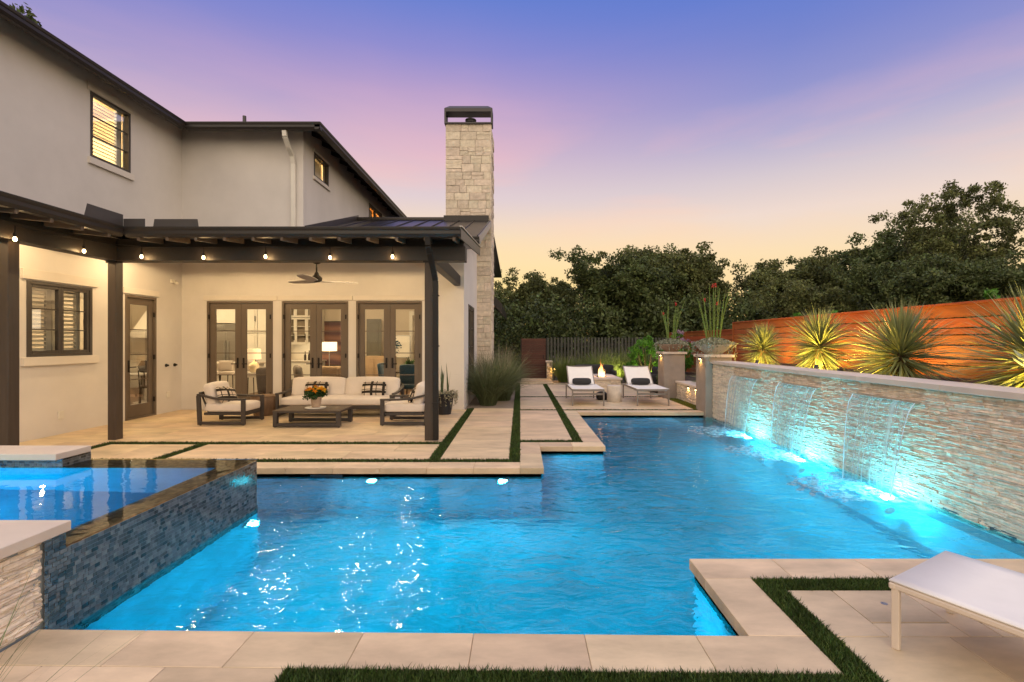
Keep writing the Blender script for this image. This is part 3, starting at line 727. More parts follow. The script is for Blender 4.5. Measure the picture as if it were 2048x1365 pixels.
M['mortar'] = mat('mortar', (0.42, 0.35, 0.27), 0.95, 0.1, 12)

M['rafter'] = mat('rafter_wood', (.12, .085, .060), .6, .15, 6)
house = empty('house', (0, 0, 0), label='two-storey pale stucco house with dark eaves and lit covered porch', cat='house')
H_ = lambda mb, name, m, bevel=0.0, parent=None, **k: mb.build(name, m, parent or house, bevel, **k)

def wall_xz(y, x0, x1, z0, z1, holes, th, name='wall', m=None, axis='x'):
    """wall along x (front face at y, thickness th to +y) or along y (axis='y': front face at x=y, thickness towards -x)."""
    us = sorted({x0, x1, *[v for h in holes for v in h[:2]]}); vs = sorted({z0, z1, *[v for h in holes for v in h[2:]]})
    inh = lambda u, v: any(h[0] < u < h[1] and h[2] < v < h[3] for h in holes)
    P = (lambda u, v, w: (u, y + w, v)) if axis == 'x' else (lambda u, v, w: (y - w, u, v))
    mb = MB()
    for i in range(len(us) - 1):
        for j in range(len(vs) - 1):
            if inh((us[i] + us[i + 1]) / 2, (vs[j] + vs[j + 1]) / 2): continue
            for w in (0, th): mb.quad(P(us[i], vs[j], w), P(us[i + 1], vs[j], w), P(us[i + 1], vs[j + 1], w), P(us[i], vs[j + 1], w))
    for a, b, c, d in [*holes, (x0, x1, z0, z1)]:
        for p, q in (((a, c), (b, c)), ((b, c), (b, d)), ((b, d), (a, d)), ((a, d), (a, c))):
            mb.quad(P(*p, 0), P(*q, 0), P(*q, th), P(*p, th))
    me = mb.mesh(name); return link(name, me, m or M['stucco'], house)

YB_ = 11.22          # porch back wall
XL = -7.85           # left wing wall
FD = [(-7.262, -5.733), (-5.525, -3.985), (-3.80, -2.272)]      # french door openings
wall_xz(YB_, XL, -1.30, -0.05, 3.9, [(a, b, -0.02, 2.515) for a, b in FD], 0.16)
wall_xz(YB_ + .005, XL, -5.03, 3.9, 6.66, [], 0.16)
SD = (9.61, 10.43)   # side door on the left wing
LW = (7.69, 8.87)
UW = (8.83, 9.74)
wall_xz(XL, 1.5, YB_ + .166, -0.05, 6.66, [(SD[0], SD[1], -0.02, 2.52), (LW[0], LW[1], 1.335, 2.56), (UW[0], UW[1], 4.96, 6.16)], 0.16, axis='y')
RW1, RW2 = (11.80, 12.70), (16.1, 17.6)
wall_xz(-5.03, YB_ + .17, 24, 3.6, 6.66, [(RW1[0], RW1[1], 5.62, 6.20), (RW2[0], RW2[1], 5.0, 6.20)], 0.16, axis='y')
EW = (12.15, 13.62)
wall_xz(-1.30, YB_ + .162, 24, -0.05, 3.95, [(EW[0], EW[1], 0.35, 2.52)], 0.16, axis='y')
gw = MB(); gw.add([(x_, y_, z_) for x_ in (-1.46, -1.302) for y_, z_ in ((11.22, 3.945), (24, 3.945), (24, 4.6), (14.95, 5.28), (11.22, 4.08))], [(0, 1, 2, 3, 4), (9, 8, 7, 6, 5)] + [(i, 5 + i, 5 + (i + 1) % 5, (i + 1) % 5) for i in range(5)]); gw.build('wall', M['stucco'], house)

# ---- trims over and under openings
def trim(x0, x1, y0, y1, z0, z1, m=None): H_(MB().box(x0, x1, y0, y1, z0, z1), 'trim', m or M['trim'], 0.003)
for a, b in FD: trim(a - .075, b + .10, YB_ - .025, YB_ + .01, 2.53, 2.64)
trim(XL - .01, XL + .03, SD[0] - .06, SD[1] + .06, 2.54, 2.66)
trim(XL - .01, XL + .04, LW[0] - .09, LW[1] + .09, 2.58, 2.74); trim(XL - .01, XL + .055, LW[0] - .09, LW[1] + .09, 1.19, 1.325)
trim(XL - .01, XL + .05, UW[0] - .05, UW[1] + .05, 4.83, 4.95); trim(XL - .01, XL + .02, UW[0] - .06, UW[1] + .06, 6.17, 6.32)
trim(-5.04, -4.985, RW1[0] - .05, RW1[1] + .05, 5.53, 5.61); trim(-5.04, -5.0, RW1[0] - .05, RW1[1] + .05, 6.21, 6.27)

# ---- doors
def leaf_door(parent, P, u0, u1, z0, z1, handle, nlite=4, st=.125, rail=.13, brail=.26):
    """one glazed door leaf; P(u,w,z) maps to world, w towards the inside."""
    def bx(mb, a, b, w0, w1, c, d):
        p = [P(a, w0, c), P(b, w1, d)]
        x0, x1 = sorted((p[0][0], p[1][0])); y0, y1 = sorted((p[0][1], p[1][1])); return mb.box(x0, x1, y0, y1, c, d)
    g_ = .004
    fr = MB()
    bx(fr, u0 + g_, u0 + st, .03, .075, z0, z1); bx(fr, u1 - st, u1 - g_, .03, .075, z0, z1)
    bx(fr, u0 + st, u1 - st, .03, .075, z1 - rail, z1); bx(fr, u0 + st, u1 - st, .03, .075, z0, z0 + brail)
    bead = .012
    for a, b, c, d in ((u0 + st, u0 + st + bead, z0 + brail, z1 - rail), (u1 - st - bead, u1 - st, z0 + brail, z1 - rail)): bx(fr, a, b, .04, .065, c, d)
    door = H_(fr, 'door_leaf', M['taupe'], .002)
    zz0, zz1 = z0 + brail, z1 - rail
    for k in range(nlite):
        a, b = zz0 + (zz1 - zz0) * k / nlite, zz0 + (zz1 - zz0) * (k + 1) / nlite
        pn = MB(); p = [P(u0 + st, .055, 0), P(u1 - st, .055, 0)]
        pn.quad((p[0][0], p[0][1], a + .008), (p[1][0], p[1][1], a + .008), (p[1][0], p[1][1], b - .008), (p[0][0], p[0][1], b - .008))
        pn.build('pane', M['glass'], door)
        if k:
            mu = MB(); bx(mu, u0 + st, u1 - st, .042, .066, a - .009, a + .009); mu.build('muntin', M['taupe'], door)
    if handle is not None:
        hb = MB(); bx(hb, handle - .022, handle + .022, .018, .032, z0 + .93, z0 + 1.17); hb.build('handle_plate', M['black'], door, .006)
        s = 1 if handle < (u0 + u1) / 2 else -1
        hl = MB(); bx(hl, handle - .01, handle + .01, -.03, .02, z0 + 1.02, z0 + 1.04); bx(hl, *sorted((handle - .01 * s, handle + .12 * s)), -.04, -.022, z0 + 1.02, z0 + 1.042); hl.build('handle', M['black'], door, .004)
    return door
def door_frame(P, u0, u1, z1, hinges):
    fr = MB()
    for a, b, c, d in ((u0, u0 + .05, 0, z1), (u1 - .05, u1, 0, z1), (u0 + .05, u1 - .05, z1 - .05, z1), (u0 + .05, u1 - .05, -.02, .03)):
        p = [P(a, -.012, c), P(b, .12, d)]
        x0, x1 = sorted((p[0][0], p[1][0])); y0, y1 = sorted((p[0][1], p[1][1])); fr.box(x0, x1, y0, y1, c, d)
    f = H_(fr, 'door_frame', M['taupe'], .002)
    for u in hinges:
        for z in (.35, 1.25, 2.15):
            p = P(u, .0, z); MB().box(p[0] - .012, p[0] + .012, p[1] - .028, p[1] + .01, z - .05, z + .05).build('hinge', M['black'], f)
PX = lambda u, w, z: (u, YB_ + w, z)
for a, b in FD:
    mid = (a + b) / 2
    door_frame(PX, a, b, 2.515, (a + .05, b - .05))
    leaf_door(house, PX, a + .05, mid, .03, 2.46, mid - .07)
    leaf_door(house, PX, mid, b - .05, .03, 2.46, mid + .07)
    H_(MB().box(mid - .02, mid + .02, YB_ + .018, YB_ + .03, .03, 2.46), 'astragal', M['taupe'], .002)
PY = lambda u, w, z: (XL - w, u, z)
door_frame(PY, SD[0], SD[1], 2.52, (SD[1] - .04,))
leaf_door(house, PY, SD[0] + .05, SD[1] - .05, .03, 2.465, SD[0] + .12, st=.115)

# ---- windows
M['shutter'] = mat('white_shutter', (0.56, 0.53, 0.46), 0.5, 0.04, 3)
def window_y(X, y0, y1, z0, z1, cols, rows, sgn=1, fw=.05, shutters=None, lit=None, slat_n=0):
    """window in a wall whose outer face is the plane x = X, facing +x."""
    fr = MB(); a0, a1 = X - .09, X + .012
    fr.box(a0, a1, y0, y0 + fw, z0, z1); fr.box(a0, a1, y1 - fw, y1, z0, z1); fr.box(a0, a1, y0 + fw, y1 - fw, z0, z0 + fw); fr.box(a0, a1, y0 + fw, y1 - fw, z1 - fw, z1)
    w = H_(fr, 'window', M['winframe'], .003)
    W_ = (y1 - y0 - 2 * fw) / cols
    for c in range(cols):
        u0 = y0 + fw + c * W_; u1 = u0 + W_
        if cols > 1:
            s = MB()
            for q in ((u0, u0 + .05, z0 + fw, z1 - fw), (u1 - .05, u1, z0 + fw, z1 - fw), (u0 + .05, u1 - .05, z0 + fw, z0 + fw + .05), (u0 + .05, u1 - .05, z1 - fw - .05, z1 - fw)): s.box(X - .07, X - .005, q[0] + .002, q[1] - .002, q[2], q[3])
            s.build('sash', M['winframe'], w, .003)
        g0, g1 = (u0 + .05, u1 - .05) if cols > 1 else (u0, u1)
        zz0, zz1 = (z0 + fw + .05, z1 - fw - .05) if cols > 1 else (z0 + fw, z1 - fw)
        for r_ in range(rows):
            a, b = zz0 + (zz1 - zz0) * r_ / rows, zz0 + (zz1 - zz0) * (r_ + 1) / rows
            MB().quad((X - .04, g0, a), (X - .04, g1, a), (X - .04, g1, b), (X - .04, g0, b)).build('pane', M['glass'], w)
            if r_: MB().box(X - .055, X - .025, g0, g1, a - .010, a + .010).build('muntin', M['winframe'], w)
        if slat_n:
            n = slat_n
            sm = None
            for k in range(n):
                z = zz0 - .02 + (zz1 - zz0 + .04) * (k + .5) / n
                if sm is None: sm = MB().bar((0, 0, 0), (0, (g1 - g0) * .80, 0), .062, .009).mesh('shutter_slat', .003)
                s = link('shutter_slat', sm, M['shutter'], w, (X - .19, g0 + (g1 - g0) * .10, z)); s.rotation_euler = (0, R(38), 0)
            q = MB(); q.box(X - .215, X - .165, g0 - .04, g0 + (g1 - g0) * .10, zz0 - .05, zz1 + .05); q.box(X - .215, X - .165, g0 + (g1 - g0) * .90, g1 + .04, zz0 - .05, zz1 + .05); q.build('shutter_stile', M['shutter'], w, .003)
    return w
window_y(XL, *LW, 1.335, 2.56, 2, 3, slat_n=15)
window_y(XL, *UW, 4.96, 6.16, 1, 3, slat_n=17)
window_y(-5.03, *RW1, 5.62, 6.20, 1, 1, fw=.045)
window_y(-5.03, *RW2, 5.0, 6.20, 2, 1, slat_n=12)
window_y(-1.30, *EW, 0.35, 2.52, 2, 4)
# rooms behind the upper windows, each with its own lamp
for x0, x1, y0, y1, z0, z1, W in ((XL - 3.2, XL - .17, 7.6, 10.9, 4.0, 6.6, 300), (-8.0, -5.2, 11.45, 13.4, 4.2, 6.6, 260), (-8, -5.2, 15, 19, 4.2, 6.6, 160)):
    r_ = MB()
    r_.quad((x0, y0, z0), (x1, y0, z0), (x1, y1, z0), (x0, y1, z0)); r_.quad((x0, y0, z1), (x0, y1, z1), (x1, y1, z1), (x1, y0, z1))
    r_.quad((x0, y0, z0), (x0, y1, z0), (x0, y1, z1), (x0, y0, z1)); r_.quad((x0, y0, z0), (x0, y0, z1), (x1, y0, z1), (x1, y0, z0)); r_.quad((x0, y1, z0), (x1, y1, z0), (x1, y1, z1), (x0, y1, z1))
    H_(r_, 'upper_room', M['gold_room'])
    lamp('room_lamp', 'POINT', ((x0 + x1) / 2 + .4, (y0 + y1) / 2, z1 - .35), (1, .88, .62) if y0 < 14 else (1, .45, .12), W, .1)
M['blind'] = mat('window_blind', (0.72, 0.60, 0.40), 0.7, .04, 2)
H_(MB().box(-5.26, -5.24, RW1[0] - .1, RW1[1] + .1, 5.5, 6.3), 'blind', M['blind'])

# ---- porch: posts, beams, rafters, gutters, ceiling
for nm, (x0, x1, y0, y1, zt) in (('post', (-6.625, -6.49, 7.765, 7.91, 2.87)), ('post', (-6.625, -6.49, 6.13, 6.275, 2.87)), ('post', (-1.525, -1.385, 7.73, 7.875, 2.87))):
    p = H_(MB().box(x0, x1, y0, y1, -0.01, zt), 'post', M['post'], .006)
    MB().box(x0 - .02, x1 + .02, y0 - .014, y0 - .003, zt - .03, zt + .02).build('post_bracket', M['black'], p)
H_(MB().box(-6.49, -0.87, 7.70, 7.93, 2.871, 3.10), 'beam', M['beam'], .005)
H_(MB().box(-6.63, -6.42, 3.6, 7.93, 2.872, 3.10), 'beam', M['beam'], .005)
H_(MB().box(-1.53, -1.38, 7.93, YB_ - .002, 2.873, 3.10), 'beam', M['beam'], .005)
H_(MB().box(-6.46, -0.90, 7.74, 7.88, 3.101, 3.22), 'frieze_board', M['beam']); H_(MB().box(-6.59, -6.46, 3.6, 7.88, 3.101, 3.27), 'frieze_board', M['beam'])
zr = lambda y: 3.22 + (y - 7.2) * 0.106          # low porch roof underside
zc = lambda y: 3.13 + max(0, y - 7.93) * .115
ce = MB(); ce.quad((XL, 3.0, 3.39), (-6.43, 3.0, 3.23), (-6.43, 7.9, 3.23), (XL, 7.9, 3.39)); ce.quad((XL, 7.9, zc(7.9)), (-1.38, 7.9, zc(7.9)), (-1.38, YB_, zc(YB_)), (XL, YB_, zc(YB_))); ce.quad((XL, 7.901, zc(7.9)), (-6.43, 7.901, zc(7.9)), (-6.43, 7.901, 3.23), (XL, 7.901, 3.39))
H_(ce, 'porch_ceiling', M['ceil'])
x = -5.72
rme = None
while x < -0.95:
    q = MB().bar((0, 7.24, zr(7.24) - .085), (0, 7.735, zr(7.735) - .085), .045, .09) if rme is None else None
    if rme is None: rme = q.mesh('rafter', .003)
    link('rafter', rme, M['rafter'], house, (x, 0, 0)); x += .43
y = 7.0; rme = None
while y > 3.4:
    if rme is None: rme = MB().bar((-5.94, 0, 3.14), (-6.455, 0, 3.195), .045, .09).mesh('rafter', .003)
    link('rafter', rme, M['rafter'], house, (0, y, 0)); y -= .43
# low porch roof decks
rf = MB()
rf.add([(-5.9, 7.2, 3.245), (-.886, 7.2, 3.245), (-.886, 10.7, 3.62), (-7.85, 10.7, 3.62), (-7.85, 8.9, 3.45)] + [(-5.9, 7.2, 3.285), (-.886, 7.2, 3.285), (-.886, 10.7, 3.66), (-7.85, 10.7, 3.66), (-7.85, 8.9, 3.49)],
       [(0, 1, 2, 3, 4), (9, 8, 7, 6, 5), (0, 5, 6, 1), (1, 6, 7, 2), (2, 7, 8, 3)])
H_(rf, 'porch_roof', M['roof'])
rf = MB(); rf.add([(-5.9, 3.0, 3.245), (-5.9, 7.2, 3.245), (-7.85, 8.9, 3.45), (-7.85, 3.0, 3.45), (-5.9, 3.0, 3.285), (-5.9, 7.2, 3.285), (-7.85, 8.9, 3.49), (-7.85, 3.0, 3.49)], [(0, 1, 2, 3), (7, 6, 5, 4), (0, 4, 5, 1), (1, 5, 6, 2)])
H_(rf, 'porch_roof', M['roof'])
def gutter(p, q, out, z0, z1, dpt=.12):
    """K-style gutter from p to q (xy), out = outward unit xy; a sunken face, a rolled lip and end caps."""
    d = (Vector((q[0], q[1], 0)) - Vector((p[0], p[1], 0))); Ln = d.length; d.normalize(); o = Vector((out[0], out[1], 0)); hgt = z1 - z0
    prof = [(-dpt, 0), (-.03, 0), (0, hgt * .30), (0, hgt * .62), (.012, hgt * .72), (.018, hgt * .9), (.018, hgt), (0, hgt), (-.006, hgt * .84), (-dpt, hgt * .84)]
    V = []; n = len(prof)
    for s in (0, Ln): V += [Vector((p[0], p[1], z0)) + d * s + o * a + Vector((0, 0, b)) for a, b in prof]
    F = [(i, (i + 1) % n, n + (i + 1) % n, n + i) for i in range(n)] + [tuple(range(n)), tuple(range(n, 2 * n))[::-1]]
    return H_(MB().add(V, F), 'gutter', M['bronze'])
gutter((-5.90, 7.20), (-.886, 7.20), (0, -1), 3.145, 3.292)
gutter((-5.90, 3.0), (-5.90, 7.20), (1, 0), 3.146, 3.293)
# rake board on the right end of the low roof, bright drip edge above it
q = MB(); q.bar((-.895, 7.22, 3.19), (-.895, 10.72, 3.56), .03, .15); H_(q, 'rake_board', M['bronze'], .003)
q = MB(); q.bar((-.885, 7.21, 3.30), (-.885, 10.72, 3.67), .05, .018); H_(q, 'drip_edge', mat('drip_edge', (.45, .42, .38), .35, metal=.6), .003)
# rain diverters standing on the gutter
M['divert'] = mat('diverter_metal', (.055, .048, .045), .4, .1, 4)
q = MB(); q.add([(-5.905, 6.55, 3.28), (-5.905, 7.195, 3.28), (-5.905, 7.195, 3.47), (-5.905, 6.60, 3.47), (-5.91, 6.55, 3.28), (-5.91, 7.195, 3.28), (-5.91, 7.195, 3.47), (-5.91, 6.60, 3.47)], [(0, 1, 2, 3), (7, 6, 5, 4), (0, 4, 5, 1), (1, 5, 6, 2), (2, 6, 7, 3), (3, 7, 4, 0)])
H_(q, 'rain_diverter', M['divert'])
H_(MB().box(-5.90, -5.58, 7.193, 7.199, 3.28, 3.41), 'rain_diverter', M['divert'])
q = MB(); q.prism([(-5.46, 3.28), (-4.78, 3.28), (-4.80, 3.405), (-5.44, 3.405)], 0, .006); me = q.mesh('rain_diverter'); o = link('rain_diverter', me, M['divert'], house, (0, 7.20, 0), (R(90), 0, 0))
# steeper standing seam roof behind
sl = .325; zb = lambda y: 3.82 + (y - 10.3) * sl
q = MB(); X0, X1, Y0, Y1 = -5.025, -.889, 10.3, 14.95
q.add([(X0, Y0, zb(Y0) - .03), (X1, Y0, zb(Y0) - .03), (X1, Y1, zb(Y1) - .03), (X0, Y1, zb(Y1) - .03), (X0, Y0, zb(Y0)), (X1, Y0, zb(Y0)), (X1, Y1, zb(Y1)), (X0, Y1, zb(Y1)), (X0, 24, zb(Y1) - .6), (X1, 24, zb(Y1) - .6)],
      [(0, 3, 2, 1), (4, 5, 6, 7), (0, 1, 5, 4), (1, 2, 6, 5), (3, 0, 4, 7), (7, 6, 9, 8)])
mr_ = H_(q, 'metal_roof', M['roof'])
x = X1 - .02; sm = None
while x > X0:
    if sm is None: sm = MB().bar((0, Y0, zb(Y0) + .016), (0, Y1, zb(Y1) + .016), .018, .034).mesh('seam')
    link('seam', sm, M['roof'], mr_, (x, 0, 0)); x -= .46
q = MB(); q.bar((X1 + .012, Y0 - .02, zb(Y0) - .09), (X1 + .012, 14.55, zb(14.55) - .09), .03, .17); H_(q, 'rake_board', mat('rake_grey', (.20, .18, .165), .4, .05, 3), .003)
gutter((-5.0, 10.24), (-.86, 10.24), (0, -1), 3.66, 3.80)
q = MB(); q.box(X0, X1, 14.8, 15.0, zb(14.9) - .02, zb(14.9) + .07); H_(q, 'ridge_cap', M['roof'], .01)
q = MB(); q.bar((-5.01, 11.3, zb(11.3) + .07), (-5.01, 15, zb(15) + .07), .02, .14); H_(q, 'flashing', M['divert'])

# ---- upper roof
RZ = 6.45; k = .452
def roofp(pts, m): 
    n = len(pts); V = [(x_, y_, z_) for x_, y_, z_ in pts] + [(x_, y_, z_ - .05) for x_, y_, z_ in pts]
    H_(MB().add(V, [tuple(range(n)), tuple(range(n, 2 * n))[::-1]] + [(i, n + i, n + (i + 1) % n, (i + 1) % n) for i in range(n)]), 'roof', m)
T = 4.0
roofp([(-7.41, 10.7, RZ), (-4.43, 10.7, RZ), (-4.43 - T, 10.7 + T, RZ + k * T), (-7.41 - T, 10.7 + T, RZ + k * T)], M['shingle'])
roofp([(-4.43, 10.702, RZ), (-4.43, 24, RZ), (-4.43 - T, 24, RZ + k * T), (-4.43 - T, 10.7 + T, RZ + k * T)], M['shingle'])
roofp([(-7.41, 0.5, RZ), (-7.41, 10.698, RZ), (-7.41 - T, 10.7 + T, RZ + k * T), (-7.41 - T, .5, RZ + k * T)], M['shingle'])
gutter((-7.41, 10.70), (-4.43, 10.70), (0, -1), 6.285, 6.44); gutter((-4.43, 10.70), (-4.43, 24), (1, 0), 6.286, 6.441); gutter((-7.41, .5), (-7.41, 10.70), (1, 0), 6.287, 6.442)
y = 11.7; sm = None
while y < 24:
    if sm is None: sm = MB().bar((-4.47, 0, 6.36), (-5.1, 0, 6.64), .045, .10).mesh('rafter_tail')
    link('rafter_tail', sm, M['beam'], house, (0, y, 0)); y += .6
y = .8; sm = None
while y < 10.4:
    if sm is None: sm = MB().bar((-7.45, 0, 6.36), (-7.92, 0, 6.57), .045, .10).mesh('rafter_tail')
    link('rafter_tail', sm, M['beam'], house, (0, y, 0)); y += .6
H_(MB().lathe([(.045, 0), (.045, .42)], 10, (-7.35, 12.9, RZ + .72)), 'vent_pipe', M['divert'])
# far rear eave beyond the chimney
rf = MB(); rf.add([(-2.6, 17.6, 4.9), (-.66, 17.6, 2.95), (-.66, 17.6, 2.62), (-2.6, 17.6, 4.5), (-2.6, 24, 4.9), (-.66, 24, 2.95), (-.66, 24, 2.62), (-2.6, 24, 4.5)], [(0, 1, 2, 3), (7, 6, 5, 4), (0, 4, 5, 1), (1, 5, 6, 2), (2, 6, 7, 3)])
H_(rf, 'rear_eave', M['bronze'])
# downspouts
q = MB(); pts = [(-5.25, 10.78, 6.29), (-5.25, 10.80, 6.16), (-5.245, 10.95, 5.98), (-5.24, 11.12, 5.85), (-5.235, 11.17, 5.68), (-5.235, 11.175, 3.7)]
for a, b_ in zip(pts, pts[1:]): q.bar(a, b_, .095, .075, (0, 1, .01))
H_(q, 'downspout', M['white'], .006)
q = MB(); pts = [(-1.385, 7.26, 3.16), (-1.385, 7.28, 3.03), (-1.375, 7.36, 2.93), (-1.35, 7.60, 2.66), (-1.34, 7.66, 2.55), (-1.335, 7.67, 0.02)]
for a, b_ in zip(pts, pts[1:]): q.bar(a, b_, .085, .07, (0, 1, .01))
H_(q, 'downspout', M['black'], .006)
for z in (.6, 1.5, 2.3): H_(MB().box(-1.385, -1.285, 7.625, 7.72, z, z + .02), 'downspout_strap', M['black'])
# small fittings on the left wing wall
def fitting(y, z, s, m, name): H_(MB().box(XL, XL + .02, y - s[0] / 2, y + s[0] / 2, z - s[1] / 2, z + s[1] / 2), name, m, .004)
for y in (10.72, 10.98):
    f = H_(MB().lathe([(0, 0), (.035, 0), (.035, .02), (.02, .03), (.02, .06), (.0, .06)], 14), 'hose_tap', M['black']); f.location = (XL, y, 1.05); f.rotation_euler = (0, R(90), 0)
fitting(10.78, .40, (.09, .13), M['white'], 'outlet_cover'); fitting(8.26, .33, (.10, .13), M['white'], 'outlet_cover')
c_ = MB(); c_.box(XL, XL + .05, 10.86, 10.96, 2.90, 2.98); c_.tube([(XL + .05, 10.91, 2.93), (XL + .16, 10.86, 2.88)], .03, 10); H_(c_, 'security_camera', M['white'])

# ---- chimney with its own stones
CX0, CX1, CY0, CY1, CZ = -2.25, -0.86, 14.6, 16.1, 8.14
ch = H_(MB().box(CX0 + .035, CX1 - .035, CY0 + .035, CY1 - .02, -.05, CZ - .02), 'chimney', M['mortar'])
def ashlar(uvw, U, z0, z1, umin_fn, seed, rows_scale=1.0, maxl=.52):
    g_ = random.Random(seed); z = z0; its = []
    while z < z1 - .03:
        hh = g_.choice([.13, .16, .19, .22, .25]) * rows_scale; hh = min(hh, z1 - z)
        if z1 - z - hh < .08: hh = z1 - z
        um = umin_fn(z); u = um
        while u < U - .01:
            l_ = g_.uniform(.2, maxl); l_ = U - u if U - u - l_ < .16 else l_
            if hh > .2 and g_.random() < .35:
                s = hh * g_.uniform(.4, .6)
                for a, b_ in ((z, z + s), (z + s, z + hh)): split_stone(its, uvw, u + .006, u + l_ - .006, a + .005, b_ - .005, g_.uniform(.0, .022), g_)
            else: split_stone(its, uvw, u + .006, u + l_ - .006, z + .005, z + hh - .005, g_.uniform(.0, .022), g_)
            u += l_
        z += hh
    return its
its = ashlar(lambda u, v, w: (CX0 + u, CY0 + .02 - w, v), CX1 - CX0, 0.6, CZ, lambda z: 0.0 if z > 4.9 else .90, 3)
its += ashlar(lambda u, v, w: (CX1 - .02 + w, CY0 + u, v), CY1 - CY0, 0.6, CZ, lambda z: 0.0, 9, 1.35, .75)
for V, F in its[:300]: MB().add(V, F).build('stone', M['chim'], ch)
if its[300:]:
    r_ = MB()
    for V, F in its[300:]: r_.add(V, F)
    r_.build('stone', M['chim'], ch, kind='stuff')
# metal shroud, flue and base flashing
MB().box(CX0 + .02, CX1 - .02, CY0 + .02, CY1 - .03, CZ - .02, CZ + .01).build('chimney_crown', M['mortar'], ch)
q = MB(); a0, a1, b0, b1 = CX0 - .03, CX1 + .03, CY0 - .05, CY0 + .36
q.box(a0, a1, b0, b1, CZ, CZ + .04)
for x_ in (a0, a1 - .05):
    for y_ in (b0, b1 - .05): q.box(x_, x_ + .05, y_, y_ + .05, CZ + .04, CZ + .36)
q.box(a0, a0 + .012, b0 + .05, b0 + .2, CZ + .04, CZ + .36)
q.box(a0, a1, b0, b1, CZ + .36, CZ + .46)
q.build('shroud', M['divert'], ch)
q = MB(); q.add([(a0, b0, CZ + .461), (a1, b0, CZ + .461), (a1, b1, CZ + .461), (a0, b1, CZ + .461), (a0 + .14, b0 + .12, CZ + .58), (a1 - .14, b0 + .12, CZ + .58), (a1 - .14, b1 - .12, CZ + .58), (a0 + .14, b1 - .12, CZ + .58)],
                 [(0, 1, 5, 4), (1, 2, 6, 5), (2, 3, 7, 6), (3, 0, 4, 7), (4, 5, 6, 7)]); q.build('shroud_cap', M['divert'], ch)
q = MB(); q.lathe([(.15, .0), (.15, .05), (.17, .05), (.17, .08), (.15, .08), (.15, .13), (.17, .13), (.17, .16), (.10, .18), (.02, .185)], 18, ((CX0 + CX1) / 2 + .05, 14.78, CZ + .04)); q.build('flue', M['black'], ch)
MB().box(CX0 - .04, CX1 - .08, CY0 - .10, CY0 - .005, 5.19, 5.36).build('flashing', M['bronze'], ch)

# ---- interior shell
IX0, IX1, IY0, IY1, IZ = -13.8, -1.46, YB_ + .16, 17.2, 2.92
q = MB(); q.quad((IX0, 3.0, .0), (XL - .16, 3.0, .0), (XL - .16, IY1, .0), (IX0, IY1, .0)); q.quad((XL - .16, IY0, .0), (IX1, IY0, .0), (IX1, IY1, .0), (XL - .16, IY1, .0)); H_(q, 'interior_floor', M['wood_floor'])
q = MB(); q.quad((IX0, 3.0, IZ), (XL - .16, 3.0, IZ), (XL - .16, IY1, IZ), (IX0, IY1, IZ)); q.quad((XL - .16, IY0, IZ), (IX1, IY0, IZ), (IX1, IY1, IZ), (XL - .16, IY1, IZ)); H_(q, 'interior_ceiling', M['ceil'])
q = MB(); q.quad((IX0, IY1, 0), (IX1, IY1, 0), (IX1, IY1, IZ), (IX0, IY1, IZ)); q.quad((IX0, 3, 0), (IX0, IY1, 0), (IX0, IY1, IZ), (IX0, 3, IZ)); q.quad((IX0, 3, 0), (XL - .16, 3, 0), (XL - .16, 3, IZ), (IX0, 3, IZ)); H_(q, 'interior_wall', M['iwall'])
q = MB(); q.box(-9.6, -9.5, 3.0, 9.2, 0, IZ); H_(q, 'interior_wall', M['iwall'])

# ---- lights of the porch and the rooms
M['bulb'] = emis('bulb_glow', (1.0, .72, .36), 16)
BL = [('string bulb on the left beam, the one nearer the frame edge', (-6.36, 6.09, 2.871)), ('string bulb on the left beam, next before the porch corner', (-6.36, 7.054, 2.899)), ('string bulb just right of the porch corner post', (-5.972, 7.63, 2.919)),
      ('string bulb above the first French doors', (-4.994, 7.63, 2.904)), ('string bulb left of the ceiling fan rod', (-4.016, 7.63, 2.919)), ('string bulb right of the ceiling fan rod', (-2.998, 7.63, 2.904)), ('string bulb nearest the right porch post', (-2.012, 7.63, 2.919))]
bulb_proto = None
for lab, loc in BL:
    if bulb_proto is None:
        bulb_proto = empty('string_light', loc, label=lab, cat='light bulb', group='string lights along the porch beam')
        MB().lathe([(.004, -.026), (.014, -.021), (.021, -.006), (.020, .010), (.014, .028)], 14).build('bulb', M['bulb'], bulb_proto, smooth=True)
        q = MB(); q.lathe([(.017, .028), (.019, .034), (.019, .075), (.008, .085)], 12); q.tube([(0, 0, .08), (0, 0, .17)], .006, 6); q.build('socket', M['black'], bulb_proto)
        lamp('bulb_lamp', 'POINT', (0, 0, 0), WARM, 7, .03, bulb_proto)
    else: copy_tree(bulb_proto, loc, label=lab)
cab = MB(); pts = [b_[1] for b_ in BL]
cp = []
for a, b_ in zip(pts, pts[1:]):
    cp.append((a[0], a[1], a[2] + .17)); cp.append(((a[0] + b_[0]) / 2, (a[1] + b_[1]) / 2, (a[2] + b_[2]) / 2 + .15))
cp.append((pts[-1][0], pts[-1][1], pts[-1][2] + .17)); cp[5] = (-6.30, 7.60, cp[5][2])
cab.tube(cp, .006, 6); cab.build('light_cable', M['black'], label='thin black cable of the bulb string running under the porch eave', cat='cable')
